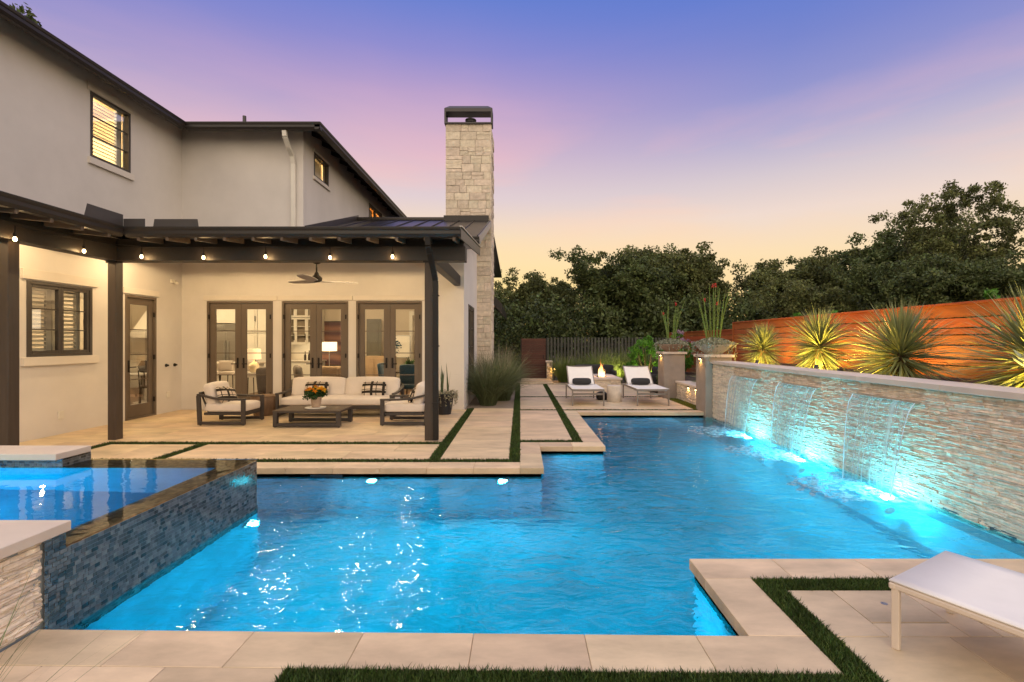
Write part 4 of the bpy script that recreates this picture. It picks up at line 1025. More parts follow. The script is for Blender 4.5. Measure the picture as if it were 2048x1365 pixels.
# recessed porch downlights
dl = None
for x_, y_ in ((-6.2, 9.6), (-4.9, 9.6), (-3.3, 9.6), (-2.2, 9.6), (-7.2, 9.3), (-7.25, 7.2), (-7.25, 5.2)):
    zd = 3.28 if y_ < 7.9 else zc(y_) - .006
    o = link('downlight', dl, None, house, (x_, y_, zd)) if dl else None
    if dl is None:
        dl = MB().lathe([(.06, 0), (.06, .006), (.085, .006), (.085, 0)], 18, cap=False).mesh('downlight'); o = link('downlight', dl, M['white'], house, (x_, y_, zd))
    lamp('downlight_lamp', 'SPOT', (x_, y_, zd - .03), WARM2, 50, .06, None, (0, 0, 0), 178, .12)
for x_, y_, W in ((-6.5, 13.0, 95), (-4.5, 13.2, 85), (-2.8, 13.2, 70), (-9.6, 14.0, 110), (-11.9, 14.6, 95), (-11.0, 11.2, 60), (-8.9, 8.2, 9)):
    lamp('ceiling_lamp', 'POINT', (x_, y_, 2.7), (1.0, .76, .44), W * 1.3, .1)
# ================================================================ FURNITURE
M['cush'] = mat('cream_cushion', (0.70, 0.62, 0.55), 0.9, 0.05, 5, 0.012, 160, sheen=.2)
M['fr'] = mat('dark_outdoor_frame', (0.050, 0.041, 0.036), 0.5, 0.15, 5, 0.01, 40)
M['drum'] = mat('brown_wood_drum', (0.20, 0.125, 0.075), 0.55, 0.3, 5, stretch=(3, 3, .6))
def plaid_mat():
    m = mat('plaid_cloth', (0.62, 0.52, 0.42), 0.9, .08, 12); t = m.node_tree; b = t.nodes['Principled BSDF']
    c = t.nodes.new('ShaderNodeTexCoord'); s = t.nodes.new('ShaderNodeSeparateXYZ'); t.links.new(c.outputs['Object'], s.inputs[0])
    def band(sock, per, off, w):
        a = t.nodes.new('ShaderNodeMath'); a.operation = 'MULTIPLY_ADD'; a.inputs[1].default_value = 1 / per; a.inputs[2].default_value = off; t.links.new(sock, a.inputs[0])
        f = t.nodes.new('ShaderNodeMath'); f.operation = 'FRACT'; t.links.new(a.outputs[0], f.inputs[0])
        l_ = t.nodes.new('ShaderNodeMath'); l_.operation = 'LESS_THAN'; l_.inputs[1].default_value = w; t.links.new(f.outputs[0], l_.inputs[0]); return l_.outputs[0]
    def mx(a, b_):
        k_ = t.nodes.new('ShaderNodeMath'); k_.operation = 'MAXIMUM'; t.links.new(a, k_.inputs[0]); t.links.new(b_, k_.inputs[1]); return k_.outputs[0]
    f = mx(mx(band(s.outputs[0], .25, .28, .22), band(s.outputs[0], .25, .80, .07)), mx(band(s.outputs[2], .16, .62, .34), band(s.outputs[2], .16, .15, .09)))
    mix = t.nodes.new('ShaderNodeMix'); mix.data_type = 'RGBA'; t.links.new(f, mix.inputs[0])
    src = b.inputs['Base Color'].links[0].from_socket; t.links.new(src, mix.inputs[6]); mix.inputs[7].default_value = (.022, .016, .012, 1)
    t.links.new(mix.outputs[2], b.inputs['Base Color']); return m
M['plaid'] = plaid_mat()

def side_loop(mb, x, d, h_front, h_back, w=.045, tk=.075):
    """slab-sided frame in the plane x: front leg, runner, raked back leg and a curved arm; y runs 0 (front) to d (back)."""
    mb.box(x - w / 2, x + w / 2, 0, tk, .012, h_front)
    mb.bar((x, tk, .045), (x, d - .06, .045), w, .055)
    mb.bar((x, d - .045, .012), (x, d - .02, h_back - .02), w, .075, (0, 1, 0))
    pts = [(x, .0, h_front + .018), (x, d * .35, h_front + .018), (x, d * .62, h_front + .035), (x, d * .85, h_front + .085), (x, d, h_back)]
    for a, b in zip(pts, pts[1:]): mb.bar(a, b, w + .02, .036)
    for y in (.04, d - .06): mb.box(x - .015, x + .015, y - .015, y + .015, 0, .013)

def seating(name, label, cat, group, W, d, loc, rz, ncush):
    r = empty(name, loc, rz, label=label, cat=cat, group=group)
    hw = W / 2
    for s in (-1, 1):
        q = MB(); side_loop(q, s * (hw - .03), d, .47, .58); q.build('arm_frame', M['fr'], r, .005)
    q = MB(); q.box(-hw + .055, hw - .055, .06, d - .10, .19, .235); q.box(-hw + .055, hw - .055, .05, .085, .17, .25); q.build('seat_frame', M['fr'], r, .004)
    q = MB()
    for i in range(int((W - .1) / .09)):
        x = -hw + .09 + i * .09; q.bar((x, d - .18, .23), (x, d - .03, .60), .045, .014, (0, 1, 0))
    q.bar((-hw + .055, d - .03, .60), (hw - .055, d - .03, .60), .05, .05); q.build('back_frame', M['fr'], r, .003)
    cw = (W - .13) / (1 if ncush == 1 else 1)
    c = link('seat_cushion', rbox_mesh('seat_cushion', W - .13, d - .10, .17, .05, 9, .012), M['cush'], r, (0, d / 2 - .02, .325))
    bw = (W - .13) / ncush
    for i in range(ncush):
        c = link('back_cushion', rbox_mesh('back_cushion', bw - .012, .19, .42, .055, 9, .02), M['cush'], r, (-hw + .065 + bw * (i + .5), d - .185, .575), (R(-14), 0, 0))
    return r
def pillow(loc, rot, label):
    bm_me = rbox_mesh('pillow', .50, .12, .32, .05, 10, 0.02)
    # pinch the rim so the pillow tapers to its seams
    for v in bm_me.vertices:
        e = max(abs(v.co.x) / .26, abs(v.co.z) / .17); v.co.y *= max(.12, 1 - e ** 3.2 * .95)
    return link('pillow', bm_me, M['plaid'], None, loc, rot, label=label, cat='pillow', group='plaid pillows on the porch seats')
seating('outdoor_sofa', 'long cream-cushioned porch sofa with dark slatted frame behind the coffee table', 'sofa', None, 2.48, .86, (-3.84, 10.02, 0), 0, 2)
seating('outdoor_armchair', 'cream-cushioned armchair left of the coffee table facing right', 'armchair', 'porch armchairs', .72, .90, (-5.17, 9.43, 0), R(90), 1)
seating('outdoor_armchair', 'cream-cushioned armchair partly hidden by the right porch post', 'armchair', 'porch armchairs', .72, .90, (-2.62, 9.40, 0), R(-90), 1)
pillow((-4.42, 10.50, .545), (R(-22), 0, 0), 'plaid pillow on the sofa behind the flowers')
pillow((-3.17, 10.50, .545), (R(-22), 0, R(4)), 'plaid pillow on the right half of the sofa')
pillow((-5.69, 9.40, .54), (R(-24), R(8), R(82)), 'plaid pillow on the left armchair')
pillow((-2.08, 9.45, .54), (R(-24), 0, R(-84)), 'plaid pillow on the armchair by the right post')
# coffee table
t = empty('coffee_table', (-3.92, 8.86, 0), label='low dark slatted coffee table with open box frame in front of the sofa', cat='coffee table')
for y in (0.045, .655):
    q = MB(); q.box(-.617, -.54, y - .04, y + .04, .012, .27); q.box(.54, .617, y - .04, y + .04, .012, .27); q.box(-.54, .54, y - .04, y + .04, .018, .075)
    for x in (-.59, .59): q.box(x - .015, x + .015, y - .015, y + .015, 0, .013)
    q.build('leg_frame', M['fr'], t, .005)
q = MB(); q.box(-.617, .617, .0, .70, .27, .292); q.build('table_base', M['fr'], t, .003)
M['slat'] = mat('brown_slat', (.085, .062, .045), .5, .2, 6, stretch=(.6, 6, 1))
for i in range(7): MB().box(-.617, .617, i * .1 + .002, i * .1 + .098, .2925, .314).build('slat', M['slat'], t, .003)
link('tray', MB().lathe([(.17, 0), (.19, .008), (.19, .02), (.175, .022), (.17, .014)], 28, (-3.89, 9.2, .3145)).mesh('tray'), M['white'], label='round white marble tray on the coffee table', cat='tray')
# potted marigolds
f = empty('flower_pot', (-3.88, 9.2, .336), label='potted orange and yellow mums on the coffee table', cat='potted flowers')
M['clay'] = mat('pale_clay', (.42, .30, .21), .8, .25, 8)
MB().lathe([(.075, 0), (.10, .17), (.107, .175), (.107, .195), (.095, .195), (.085, .15)], 22).build('pot', M['clay'], f, smooth=True)
M['fl_leaf'] = leaf_mat('flower_leaves', (.035, .085, .022)); M['petal_o'] = leaf_mat('orange_petals', (.80, .30, .010), rv=.25, hv=.012); M['petal_y'] = leaf_mat('yellow_petals', (.85, .52, .03), rv=.2, hv=.01)
g_ = np.random.RandomState(3); k_ = 46
a_ = g_.uniform(0, 6.28, k_); r_ = .185 * np.sqrt(g_.uniform(0, 1, k_)); C = np.stack([r_ * np.cos(a_), r_ * np.sin(a_), .22 + .13 * g_.uniform(0, 1, k_) - r_ * .25], 1)
V, F = leaf_cloud(C, np.full(k_, .06), 22, .026, 4); link('leaves', np_mesh('leaves', V, F), M['fl_leaf'], f)
def bloom_mesh(seed):
    g2 = np.random.RandomState(seed); Vs, Fs, kk = [], [], 0
    for ring, (n, tilt, ln) in enumerate(((13, 1.25, .034), (11, .85, .030), (8, .4, .024))):
        V, F = blades(n, (0, 0, 0), .003, ln * .9, ln * 1.1, (tilt - .1, tilt + .1), (.1, .3), .013, 2, seed + ring); Vs.append(V); Fs.append(F + kk); kk += len(V)
    return np_mesh('bloom', np.concatenate(Vs), np.concatenate(Fs))
bms = [bloom_mesh(i) for i in range(3)]; bmo = [m.copy() for m in bms]
for m in bms: m.materials.append(M['petal_o'])
for m in bmo: m.materials.append(M['petal_y'])
for i in range(34):
    a = rnd.uniform(0, 6.28); r = .20 * math.sqrt(rnd.random()); yel = rnd.random() < (.45 + .5 * math.cos(a))
    bl_ = link('bloom', rnd.choice(bmo if yel else bms), None, f, (r * math.cos(a), r * math.sin(a), .40 - r * .45 + rnd.uniform(-.02, .02)), (rnd.uniform(-.4, .4) - r * math.sin(a) * 3, rnd.uniform(-.4, .4) + r * math.cos(a) * 3, rnd.uniform(0, 6))); bl_.scale = (1.3, 1.3, 1.3)
# drum side table
d_ = empty('drum_table', (-5.50, 10.42, 0), label='round brown wood drum table behind the left armchair', cat='side table')
MB().lathe([(.21, 0), (.25, .12), (.265, .30), (.27, .385), (.262, .40)], 28).build('drum_body', M['drum'], d_, smooth=True); MB().lathe([(.275, .4), (.275, .425)], 28).build('drum_top', M['drum'], d_, .004)
# ceiling fan
fan = empty('ceiling_fan', (-3.995, 9.5, 2.80), label='black ceiling fan with three pale blades hanging under the porch roof', cat='ceiling fan')
MB().lathe([(.0, -.05), (.07, -.045), (.10, -.02), (.105, .03), (.09, .05), (.05, .085), (.035, .13), (.018, .15), (.016, .335)], 20).build('motor', M['black'], fan, smooth=True)
MB().lathe([(.03, .30), (.07, .32), (.07, .338)], 18).build('canopy', M['black'], fan)
M['blade'] = mat('pale_fan_blade', (.36, .34, .335), .5, .04, 3)
for a in (152, 272, 32):
    V = []; n = 8
    for i in range(n + 1):
        s = i / n; u = .06 + .72 * s; w = .055 + .035 * math.sin(min(1, s * 1.5) * math.pi * .6) - .03 * max(0, s - .85) / .15
        tw = .26 * (1 - s * .5); zc_ = -.03 + .02 * s
        for sx, th in ((-1, 0), (1, 0), (1, -.012), (-1, -.012)): V.append((u, sx * w, zc_ + sx * w * tw + th))
    F = []
    for i in range(n):
        for e in range(4): F.append((i * 4 + e, i * 4 + (e + 1) % 4, i * 4 + 4 + (e + 1) % 4, i * 4 + 4 + e))
    F += [(0, 1, 2, 3), (n * 4 + 3, n * 4 + 2, n * 4 + 1, n * 4)]
    o = MB().add(V, F).build('blade', M['blade'], fan, smooth=True); o.rotation_euler = (0, 0, R(a))

# ---- snake plant in a dark pot by the porch corner
pp = empty('potted_plant', (-1.66, 10.55, 0), label='snake plant and trailing silver vine in a dark pot by the porch corner', cat='potted plant')
MB().lathe([(.155, 0), (.19, .20), (.215, .40), (.225, .42), (.225, .45), (.195, .45), (.18, .38)], 26).build('pot', mat('dark_pot', (.022, .024, .03), .25, .1, 4), pp, smooth=True)
M['snake'] = mat('snake_leaf', (.075, .10, .045), .45, .45, 10, stretch=(.5, .5, 5)); M['silver'] = leaf_mat('silver_vine', (.30, .28, .19), rv=.3, transl=.2)
sm = []
for i in range(9):
    V, F = blades(1, (0, 0, 0), 0, .42, .8, (.03, .2), (-.05, .12), .062, 6, 40 + i, az=(i * .7, i * .7 + .3)); sm.append(np_mesh('leaf', V, F, True))
    link('leaf', sm[-1], M['snake'], pp, (.09 * math.cos(i * 2.1), .09 * math.sin(i * 2.1), .43), label=None)
def trailing(n, R0, z0, L0, L1, per, size, seed):
    """strings of small leaves that spill over a rim of radius R0 and hang down."""
    g2 = np.random.RandomState(seed); P = []
    for i in range(n):
        a = g2.uniform(0, 6.283); L_ = L0 + (L1 - L0) * g2.uniform(0, 1) ** 2; s = np.linspace(0, 1, max(4, int(per * L_ / L1)))
        rr = R0 * .6 + (R0 * .45 + .04) * np.minimum(1, s * 3.2) + g2.normal(0, .012, len(s)) + .02 * np.sin(s * 9 + i)
        zz = z0 + .05 * np.sin(np.minimum(1, s * 3.2) * 2.6) - L_ * np.maximum(0, s - .28) / .72
        aa = a + g2.normal(0, .06) * s * 3
        P.append(np.stack([rr * np.cos(aa), rr * np.sin(aa), zz], 1) + g2.normal(0, .008, (len(s), 3)))
    return leaf_quads(np.concatenate(P), size, g2, .8)
V, F = trailing(75, .225, .45, .08, .34, 26, .016, 5); link('trailing_vine', np_mesh('trailing_vine', V, F), M['silver'], pp, kind='stuff')

# ================================================================ INTERIOR THINGS (seen through the glazing)
def thing(name, label, cat, loc, rz=0, group=None): return empty(name, loc, rz, label=label, cat=cat, group=group)
M['steelf'] = mat('fridge_steel', (.38, .36, .33), .28, .06, 3, metal=.8, stretch=(1, 1, 12)); M['grey_cloth'] = mat('grey_upholstery', (.17, .145, .125), .95, .1, 8, .01, 120); M['tan_cloth'] = mat('tan_upholstery', (.34, .24, .15), .9, .1, 8)
M['blue_velvet'] = mat('blue_velvet', (.016, .055, .09), .8, .15, 6, sheen=.4); M['dark_wood'] = mat('dark_wood', (.045, .030, .022), .4, .3, 6); M['shade'] = mat('lamp_shade_fabric', (.85, .74, .55), .9, .03, 6, emit=(1, .74, .40), estr=.55)
M['shade_lit'] = mat('lit_lamp_shade', (.9, .8, .6), .9, .03, 6, emit=(1, .80, .50), estr=1.3); M['ceramic'] = mat('ivory_ceramic', (.70, .58, .40), .25, .05, 5); M['counter'] = mat('pale_counter', (.66, .60, .52), .3, .1, 4)
# tall kitchen cabinets and fridge behind the left French doors
kc = thing('kitchen_cabinet', 'white paneled kitchen cabinets around the fridge behind the left doors', 'cabinet', (0, 0, 0))
for x0, x1, z0, z1 in ((-10.9, -10.45, .1, 2.85), (-10.43, -9.47, 2.2, 2.85), (-9.45, -8.95, .1, 1.85), (-9.45, -8.95, 1.87, 2.85), (-8.93, -8.4, .1, 1.85), (-8.93, -8.4, 1.87, 2.85)):
    c = MB().box(x0, x1, 16.45, 17.1, z0, z1).build('cabinet_body', M['white'], kc, .004); MB().box(x0 + .07, x1 - .07, 16.43, 16.452, z0 + .07, z1 - .07).build('door_panel', M['white'], c, .008)
    MB().box(x1 - .06, x1 - .045, 16.41, 16.44, max(z0 + .1, z0 + (z1 - z0) * .4), max(z0 + .25, z0 + (z1 - z0) * .4 + .18)).build('handle', M['black'], c)
fg = thing('fridge', 'steel built-in fridge with top grille between white cabinets', 'fridge', (-9.95, 16.4, 0))
MB().box(-.47, .47, .03, .6, .05, 1.95).build('fridge_body', M['steelf'], fg, .006)
for x0, x1 in ((-.465, -.004), (.004, .465)):
    d = MB().box(x0, x1, 0, .028, .1, 1.94).build('fridge_door', M['steelf'], fg, .006)
    xh = x1 - .06 if x0 < -.1 else x0 + .06; MB().box(xh - .012, xh + .012, -.05, -.02, .8, 1.6).build('handle', M['steel'], d, .006)
q = MB()
for i in range(6): q.box(-.47, .47, .0, .03, 1.965 + i * .035, 1.985 + i * .035)
q.build('grille', M['steelf'], fg)
isl = thing('kitchen_island', 'white kitchen island with pale stone top behind the left doors', 'kitchen island', (0, 0, 0))
MB().box(-10.6, -8.2, 14.6, 15.5, 0, .88).build('island_base', M['white'], isl); MB().box(-10.7, -8.1, 14.5, 15.6, .88, .93).build('countertop', M['counter'], isl, .005)
st0 = None
for i, (x, lab) in enumerate(((-9.05, 'cream bar stool at the island, nearer the door edge'), (-8.45, 'cream bar stool at the island, second from the door edge'), (-7.85, 'cream bar stool at the island, nearest the grey armchair'))):
    if st0 is None:
        st0 = thing('bar_stool', lab, 'bar stool', (x, 14.1, 0), 0, 'bar stools at the kitchen island')
        link('seat', rbox_mesh('seat', .42, .42, .09, .03, 5), M['cush'], st0, (0, 0, .66)); b = link('backrest', rbox_mesh('backrest', .42, .06, .30, .025, 5), M['cush'], st0, (0, -.2, .88))
        for sx in (-1, 1):
            for sy in (-1, 1): MB().tube([(sx * .17, sy * .17, .62), (sx * .21, sy * .21, 0)], [.016, .012], 8).build('leg', M['dark_wood'], st0)
    else: copy_tree(st0, (x, 14.1, 0), label=lab)
def table_lamp(loc, lab, lit, floor=False):
    o = thing('floor_lamp' if floor else 'table_lamp', lab, 'lamp', loc)
    if floor:
        MB().lathe([(.13, 0), (.13, .02), (.012, .025), (.012, 1.32)], 20).build('stem', M['steel'], o); z = 1.30; r0, r1, hh = .21, .21, .26
    else:
        MB().lathe([(.07, 0), (.09, .02), (.13, .10), (.14, .16), (.11, .23), (.03, .29), (.018, .33), (.018, .40)], 22).build('base', M['ceramic'], o, smooth=True); z = .36; r0, r1, hh = .18, .165, .28
    MB().lathe([(r0, z), (r1, z + hh), (r1 - .006, z + hh), (r0 - .006, z)], 26, cap=False).build('lamp_shade', M['shade_lit' if lit else 'shade'], o, smooth=True)
    lamp('shade_lamp', 'POINT', (0, 0, z + hh * .5), WARM2, 14 if lit else 6, .05, o)
ct = thing('console_table', 'white console table with a lamp behind the left French doors', 'table', (-7.05, 13.05, 0))
MB().box(-.55, .40, -.2, .2, .62, .74).build('tabletop', M['white'], ct, .004)
for x in (-.5, .35):
    for y in (-.16, .16): MB().box(x - .025, x + .025, y - .025, y + .025, 0, .62).build('leg', M['white'], ct)
table_lamp((-7.18, 13.05, .74), 'round ivory table lamp seen through the left French doors', False)
def armchair_in(loc, rz, lab, m, w=.78):
    o = thing('armchair', lab, 'armchair', loc, rz, 'indoor armchairs')
    link('seat', rbox_mesh('seat', w - .2, .62, .22, .05, 6, .01), m, o, (0, 0, .36)); link('backrest', rbox_mesh('backrest', w, .18, .62, .07, 7, .01), m, o, (0, .34, .62), (R(-8), 0, 0))
    for s in (-1, 1): link('arm', rbox_mesh('arm', .14, .72, .34, .05, 6), m, o, (s * (w / 2 - .06), 0, .42))
    for sx in (-1, 1):
        for sy in (-1, 1): MB().tube([(sx * (w / 2 - .1), sy * .28, .27), (sx * (w / 2 - .08), sy * .31, 0)], [.025, .016], 8).build('leg', M['dark_wood'], o)
armchair_in((-6.20, 12.40, 0), R(180), 'grey armchair seen from behind through the left doors', M['grey_cloth'], .7)
armchair_in((-5.62, 13.1, 0), R(120), 'grey armchair behind the left edge of the middle doors', M['grey_cloth'])
armchair_in((-4.95, 13.0, 0), R(180), 'tan upholstered armchair behind the middle doors', M['tan_cloth'], .8)
armchair_in((-4.45, 12.75, 0), R(200), 'second tan armchair, right of the middle door gap', M['tan_cloth'], .7)
table_lamp((-5.52, 14.0, 0), 'glowing drum shade floor lamp behind the middle French doors', True, True)
# glass front cabinet + counter
gc = thing('glass_cabinet', 'white glass-front wall cabinet over a lit counter behind the middle doors', 'cabinet', (0, 0, 0))
M['cab_in'] = mat('cabinet_inside', (.30, .24, .17), .7, .1, 3)
MB().box(-8.1, -6.95, 16.95, 17.15, 1.5, 2.85).build('cabinet_back', M['cab_in'], gc)
for i in range(3):
    x0 = -8.1 + i * .385; fr = MB()
    for z0, z1 in ((1.5, 2.38), (2.42, 2.85)):
        fr.box(x0, x0 + .05, 16.6, 16.63, z0, z1); fr.box(x0 + .33, x0 + .38, 16.6, 16.63, z0, z1); fr.box(x0 + .05, x0 + .33, 16.6, 16.63, z0, z0 + .05); fr.box(x0 + .05, x0 + .33, 16.6, 16.63, z1 - .05, z1)
    d = fr.build('cabinet_door', M['white'], gc, .003); MB().box(x0 + .34, x0 + .352, 16.57, 16.6, 1.62, 1.85).build('handle', M['black'], d)
q = MB()
for z in (1.78, 2.08, 2.40): q.box(-8.1, -6.95, 16.64, 16.95, z, z + .02)
q.box(-8.12, -8.1, 16.6, 17.15, 1.5, 2.85); q.box(-6.95, -6.93, 16.6, 17.15, 1.5, 2.85); q.box(-8.12, -6.93, 16.6, 17.15, 1.47, 1.5); q.build('shelf', M['white'], gc)
MB().box(-8.15, -6.9, 16.5, 17.15, 0, .88).build('base_cabinet', M['white'], gc); MB().box(-8.2, -6.85, 16.45, 17.15, .88, .92).build('countertop', M['counter'], gc, .004)
lamp('cabinet_lamp', 'POINT', (-7.5, 16.75, 1.42), (1, .86, .58), 8, .04)
bo = None
for x, lab, s in ((-7.42, 'brown wine bottle on the lit counter, left of the pair', 1.0), (-7.28, 'dark slender bottle on the lit counter, right of the pair', 1.1)):
    q = MB().lathe([(.036, 0), (.04, .01), (.04, .17), (.015, .22), (.013, .29), (.016, .295), (.016, .31)], 14)
    o = q.build('bottle', M['dark_wood'], None, smooth=True, label=lab, cat='bottle', group='bottles on the counter'); o.location = (x, 16.7, .921); o.scale = (s, s, s)
# painting, tall dark door, pale cabinet, framed print
pa = thing('painting', 'large dusky purple painting of arches behind the lamp', 'painting', (-6.45, 17.12, 1.50))
def paint_mat():
    m = mat('painting_canvas', (.14, .065, .06), .7, .4, 3); t = m.node_tree; b = t.nodes['Principled BSDF']
    c = t.nodes.new('ShaderNodeTexCoord'); w = t.nodes.new('ShaderNodeTexWave'); w.wave_type = 'RINGS'; w.inputs['Scale'].default_value = .9; w.inputs['Distortion'].default_value = 3; t.links.new(c.outputs['Object'], w.inputs['Vector'])
    r = t.nodes.new('ShaderNodeValToRGB'); r.color_ramp.elements[0].color = (.10, .05, .055, 1); r.color_ramp.elements[1].color = (.26, .13, .09, 1); t.links.new(w.outputs[0], r.inputs[0]); t.links.new(r.outputs[0], b.inputs['Base Color']); return m
MB().box(-.62, .62, 0, .04, -.75, .75).build('canvas', paint_mat(), pa, .004)
q = MB(); q.box(-.66, -.62, -.01, .05, -.79, .79); q.box(.62, .66, -.01, .05, -.79, .79); q.box(-.62, .62, -.01, .05, -.79, -.75); q.box(-.62, .62, -.01, .05, .75, .79); q.build('frame', M['dark_wood'], pa)
hd = thing('hallway_door', 'tall grey-green door standing open behind the right French doors', 'door', (-5.05, 16.7, 0)); M['greygreen'] = mat('grey_green_door', (.13, .12, .09), .5, .15, 3)
hd.scale = (.6, 1, 1); MB().box(-.42, .42, 0, .05, 0, 2.35).build('door_slab', M['greygreen'], hd, .004)
for z0, z1 in ((.2, 1.1), (1.25, 2.2)): MB().box(-.28, .28, -.012, .01, z0, z1).build('door_panel', M['greygreen'], hd, .006)
MB().box(.34, .40, -.05, 0, 1.0, 1.05).build('handle', M['black'], hd)
q = thing('door_casing', 'cream door casing on the back wall behind the right doors', 'door casing', (-3.3, 17.1, 0)); b = MB(); b.box(-.62, -.5, 0, .06, 0, 2.5); b.box(.5, .62, 0, .06, 0, 2.5); b.box(-.62, .62, 0, .06, 2.5, 2.64); b.build('casing', M['white'], q, .004)
fp = thing('framed_print', 'white framed print of a blue bird on the wall behind the right doors', 'picture', (-3.95, 16.0, 1.40)); q = MB(); q.box(-.33, -.30, 0, .03, -.38, .38); q.box(.30, .33, 0, .03, -.38, .38); q.box(-.30, .30, 0, .03, -.38, -.35); q.box(-.30, .30, 0, .03, .35, .38); q.build('frame', M['steel'], fp); MB().box(-.30, .30, .005, .02, -.35, .35).build('mat_board', M['white'], fp)
g2 = np.random.RandomState(2); V, F = leaf_quads(g2.normal(0, 1, (30, 3)) * np.array([.07, .0, .10]) + np.array([-.1, -.002, .05]), .05, g2, .6); V[:, 1] = -.003 + np.repeat(np.arange(30), 4) * 1e-5; link('blue_blot', np_mesh('blue_blot', V, F), M['blue_velvet'], fp)
tb = thing('pale_cabinet', 'low tan sideboard behind the right French doors', 'sideboard', (-4.55, 15.2, 0)); MB().box(-.5, .6, -.25, .25, .08, 1.12).build('cabinet_body', M['tan_cloth'], tb, .006); 
for x in (-.22, .32): MB().box(x - .25, x + .25, -.27, -.25, .15, 1.05).build('door_panel', M['tan_cloth'], tb, .006)
# dining corner right: round table, plant, blue chairs
dt = thing('dining_table', 'dark dining table with a plant behind the right doors', 'table', (-2.95, 13.4, 0)); MB().box(-.7, .6, -.4, .4, .72, .76).build('tabletop', M['dark_wood'], dt, .006)
for sx in (-.6, .5):
    for sy in (-.32, .32): MB().box(sx - .03, sx + .03, sy - .03, sy + .03, 0, .72).build('leg', M['dark_wood'], dt)
pl = thing('table_plant', 'leafy green plant in a pale pot on the dining table', 'plant', (-3.05, 13.3, .76)); MB().lathe([(.07, 0), (.11, .16), (.10, .16)], 18).build('pot', M['ceramic'], pl)
V, F = blades(60, (0, 0, .14), .06, .18, .34, (.2, 1.1), (.3, 1.0), .05, 5, 6); link('leaves', np_mesh('leaves', V, F, True), M['fl_leaf'], pl)
def dchair(loc, rz, lab):
    o = thing('dining_chair', lab, 'chair', loc, rz, 'blue velvet dining chairs')
    link('seat', rbox_mesh('seat', .48, .48, .12, .04, 5, .01), M['blue_velvet'], o, (0, 0, .44)); link('backrest', rbox_mesh('backrest', .48, .09, .48, .04, 6, .01), M['blue_velvet'], o, (0, .22, .76), (R(-7), 0, 0))
    for sx in (-1, 1):
        for sy in (-1, 1): MB().tube([(sx * .19, sy * .19, .4), (sx * .21, sy * .22, 0)], [.022, .014], 8).build('leg', M['dark_wood'], o)
dchair((-2.75, 12.3, 0), R(175), 'blue velvet chair, its back to the right French doors'); dchair((-3.45, 12.9, 0), R(80), 'blue velvet chair at the end of the dining table')
# kitchen seen through the side door: range hood, range wall, round table, hexagon tray
rh = thing('range_hood', 'white tapered range hood seen through the side door', 'range hood', (-12.4, 16.55, 0)); MB().add([(-.7, -.3, 1.85), (.7, -.3, 1.85), (.7, .55, 1.85), (-.7, .55, 1.85), (-.32, .1, 2.85), (.32, .1, 2.85), (.32, .55, 2.85), (-.32, .55, 2.85)], [(0, 1, 5, 4), (1, 2, 6, 5), (3, 0, 4, 7), (2, 3, 7, 6), (3, 2, 1, 0)]).build('hood_cone', M['white'], rh); MB().box(-.75, .75, -.34, .55, 1.70, 1.85).build('hood_skirt', M['white'], rh, .006)
rc = thing('range_counter', 'pale counter run below the range hood', 'counter', (-12.4, 16.6, 0)); MB().box(-1.3, 1.3, -.1, .55, 0, .88).build('cabinet_body', M['white'], rc); MB().box(-1.3, 1.3, -.14, .55, .88, .92).build('countertop', M['counter'], rc); MB().box(-.5, .5, -.16, -.1, .1, .84).build('oven_door', M['black'], rc)
MB().box(-.35, .35, .50, .54, 1.05, 1.6).build('backsplash_panel', M['grey_cloth'], rc)
kt = thing('breakfast_table', 'small white breakfast table seen through the side door', 'table', (-9.75, 12.55, 0)); MB().lathe([(.5, .72), (.5, .75)], 28).build('tabletop', M['white'], kt); MB().lathe([(.25, 0), (.06, .06), (.05, .72)], 18).build('pedestal', M['white'], kt)
hx = thing('hexagon_tray', 'dark hexagonal ornament standing on the breakfast table', 'ornament', (-9.75, 12.6, .751)); q = MB().lathe([(.16, 0), (.18, .02), (.18, .05)], 6).build('hexagon', M['black'], hx); q.rotation_euler = (R(84), 0, 0); q.location = (0, 0, .17)
for x, y, rz, lab in ((-9.25, 12.1, R(215), 'dark woven chair at the breakfast table, nearest the side door'), (-10.2, 12.2, R(140), 'dark woven chair beyond the breakfast table')):
    o = thing('breakfast_chair', lab, 'chair', (x, y, 0), rz, 'breakfast chairs')
    MB().box(-.22, .22, -.22, .22, .43, .46).build('seat', M['dark_wood'], o, .006)
    q = MB(); [q.bar((x_, .21, .46), (x_ * 1.1, .27, .86), .025, .02) for x_ in (-.2, -.1, 0, .1, .2)]; q.bar((-.23, .27, .86), (.23, .27, .86), .04, .03); q.build('backrest', M['dark_wood'], o)
    for sx in (-1, 1):
        for sy in (-1, 1): MB().tube([(sx * .19, sy * .19, .43), (sx * .21, sy * .21, 0)], [.018, .013], 7).build('leg', M['dark_wood'], o)
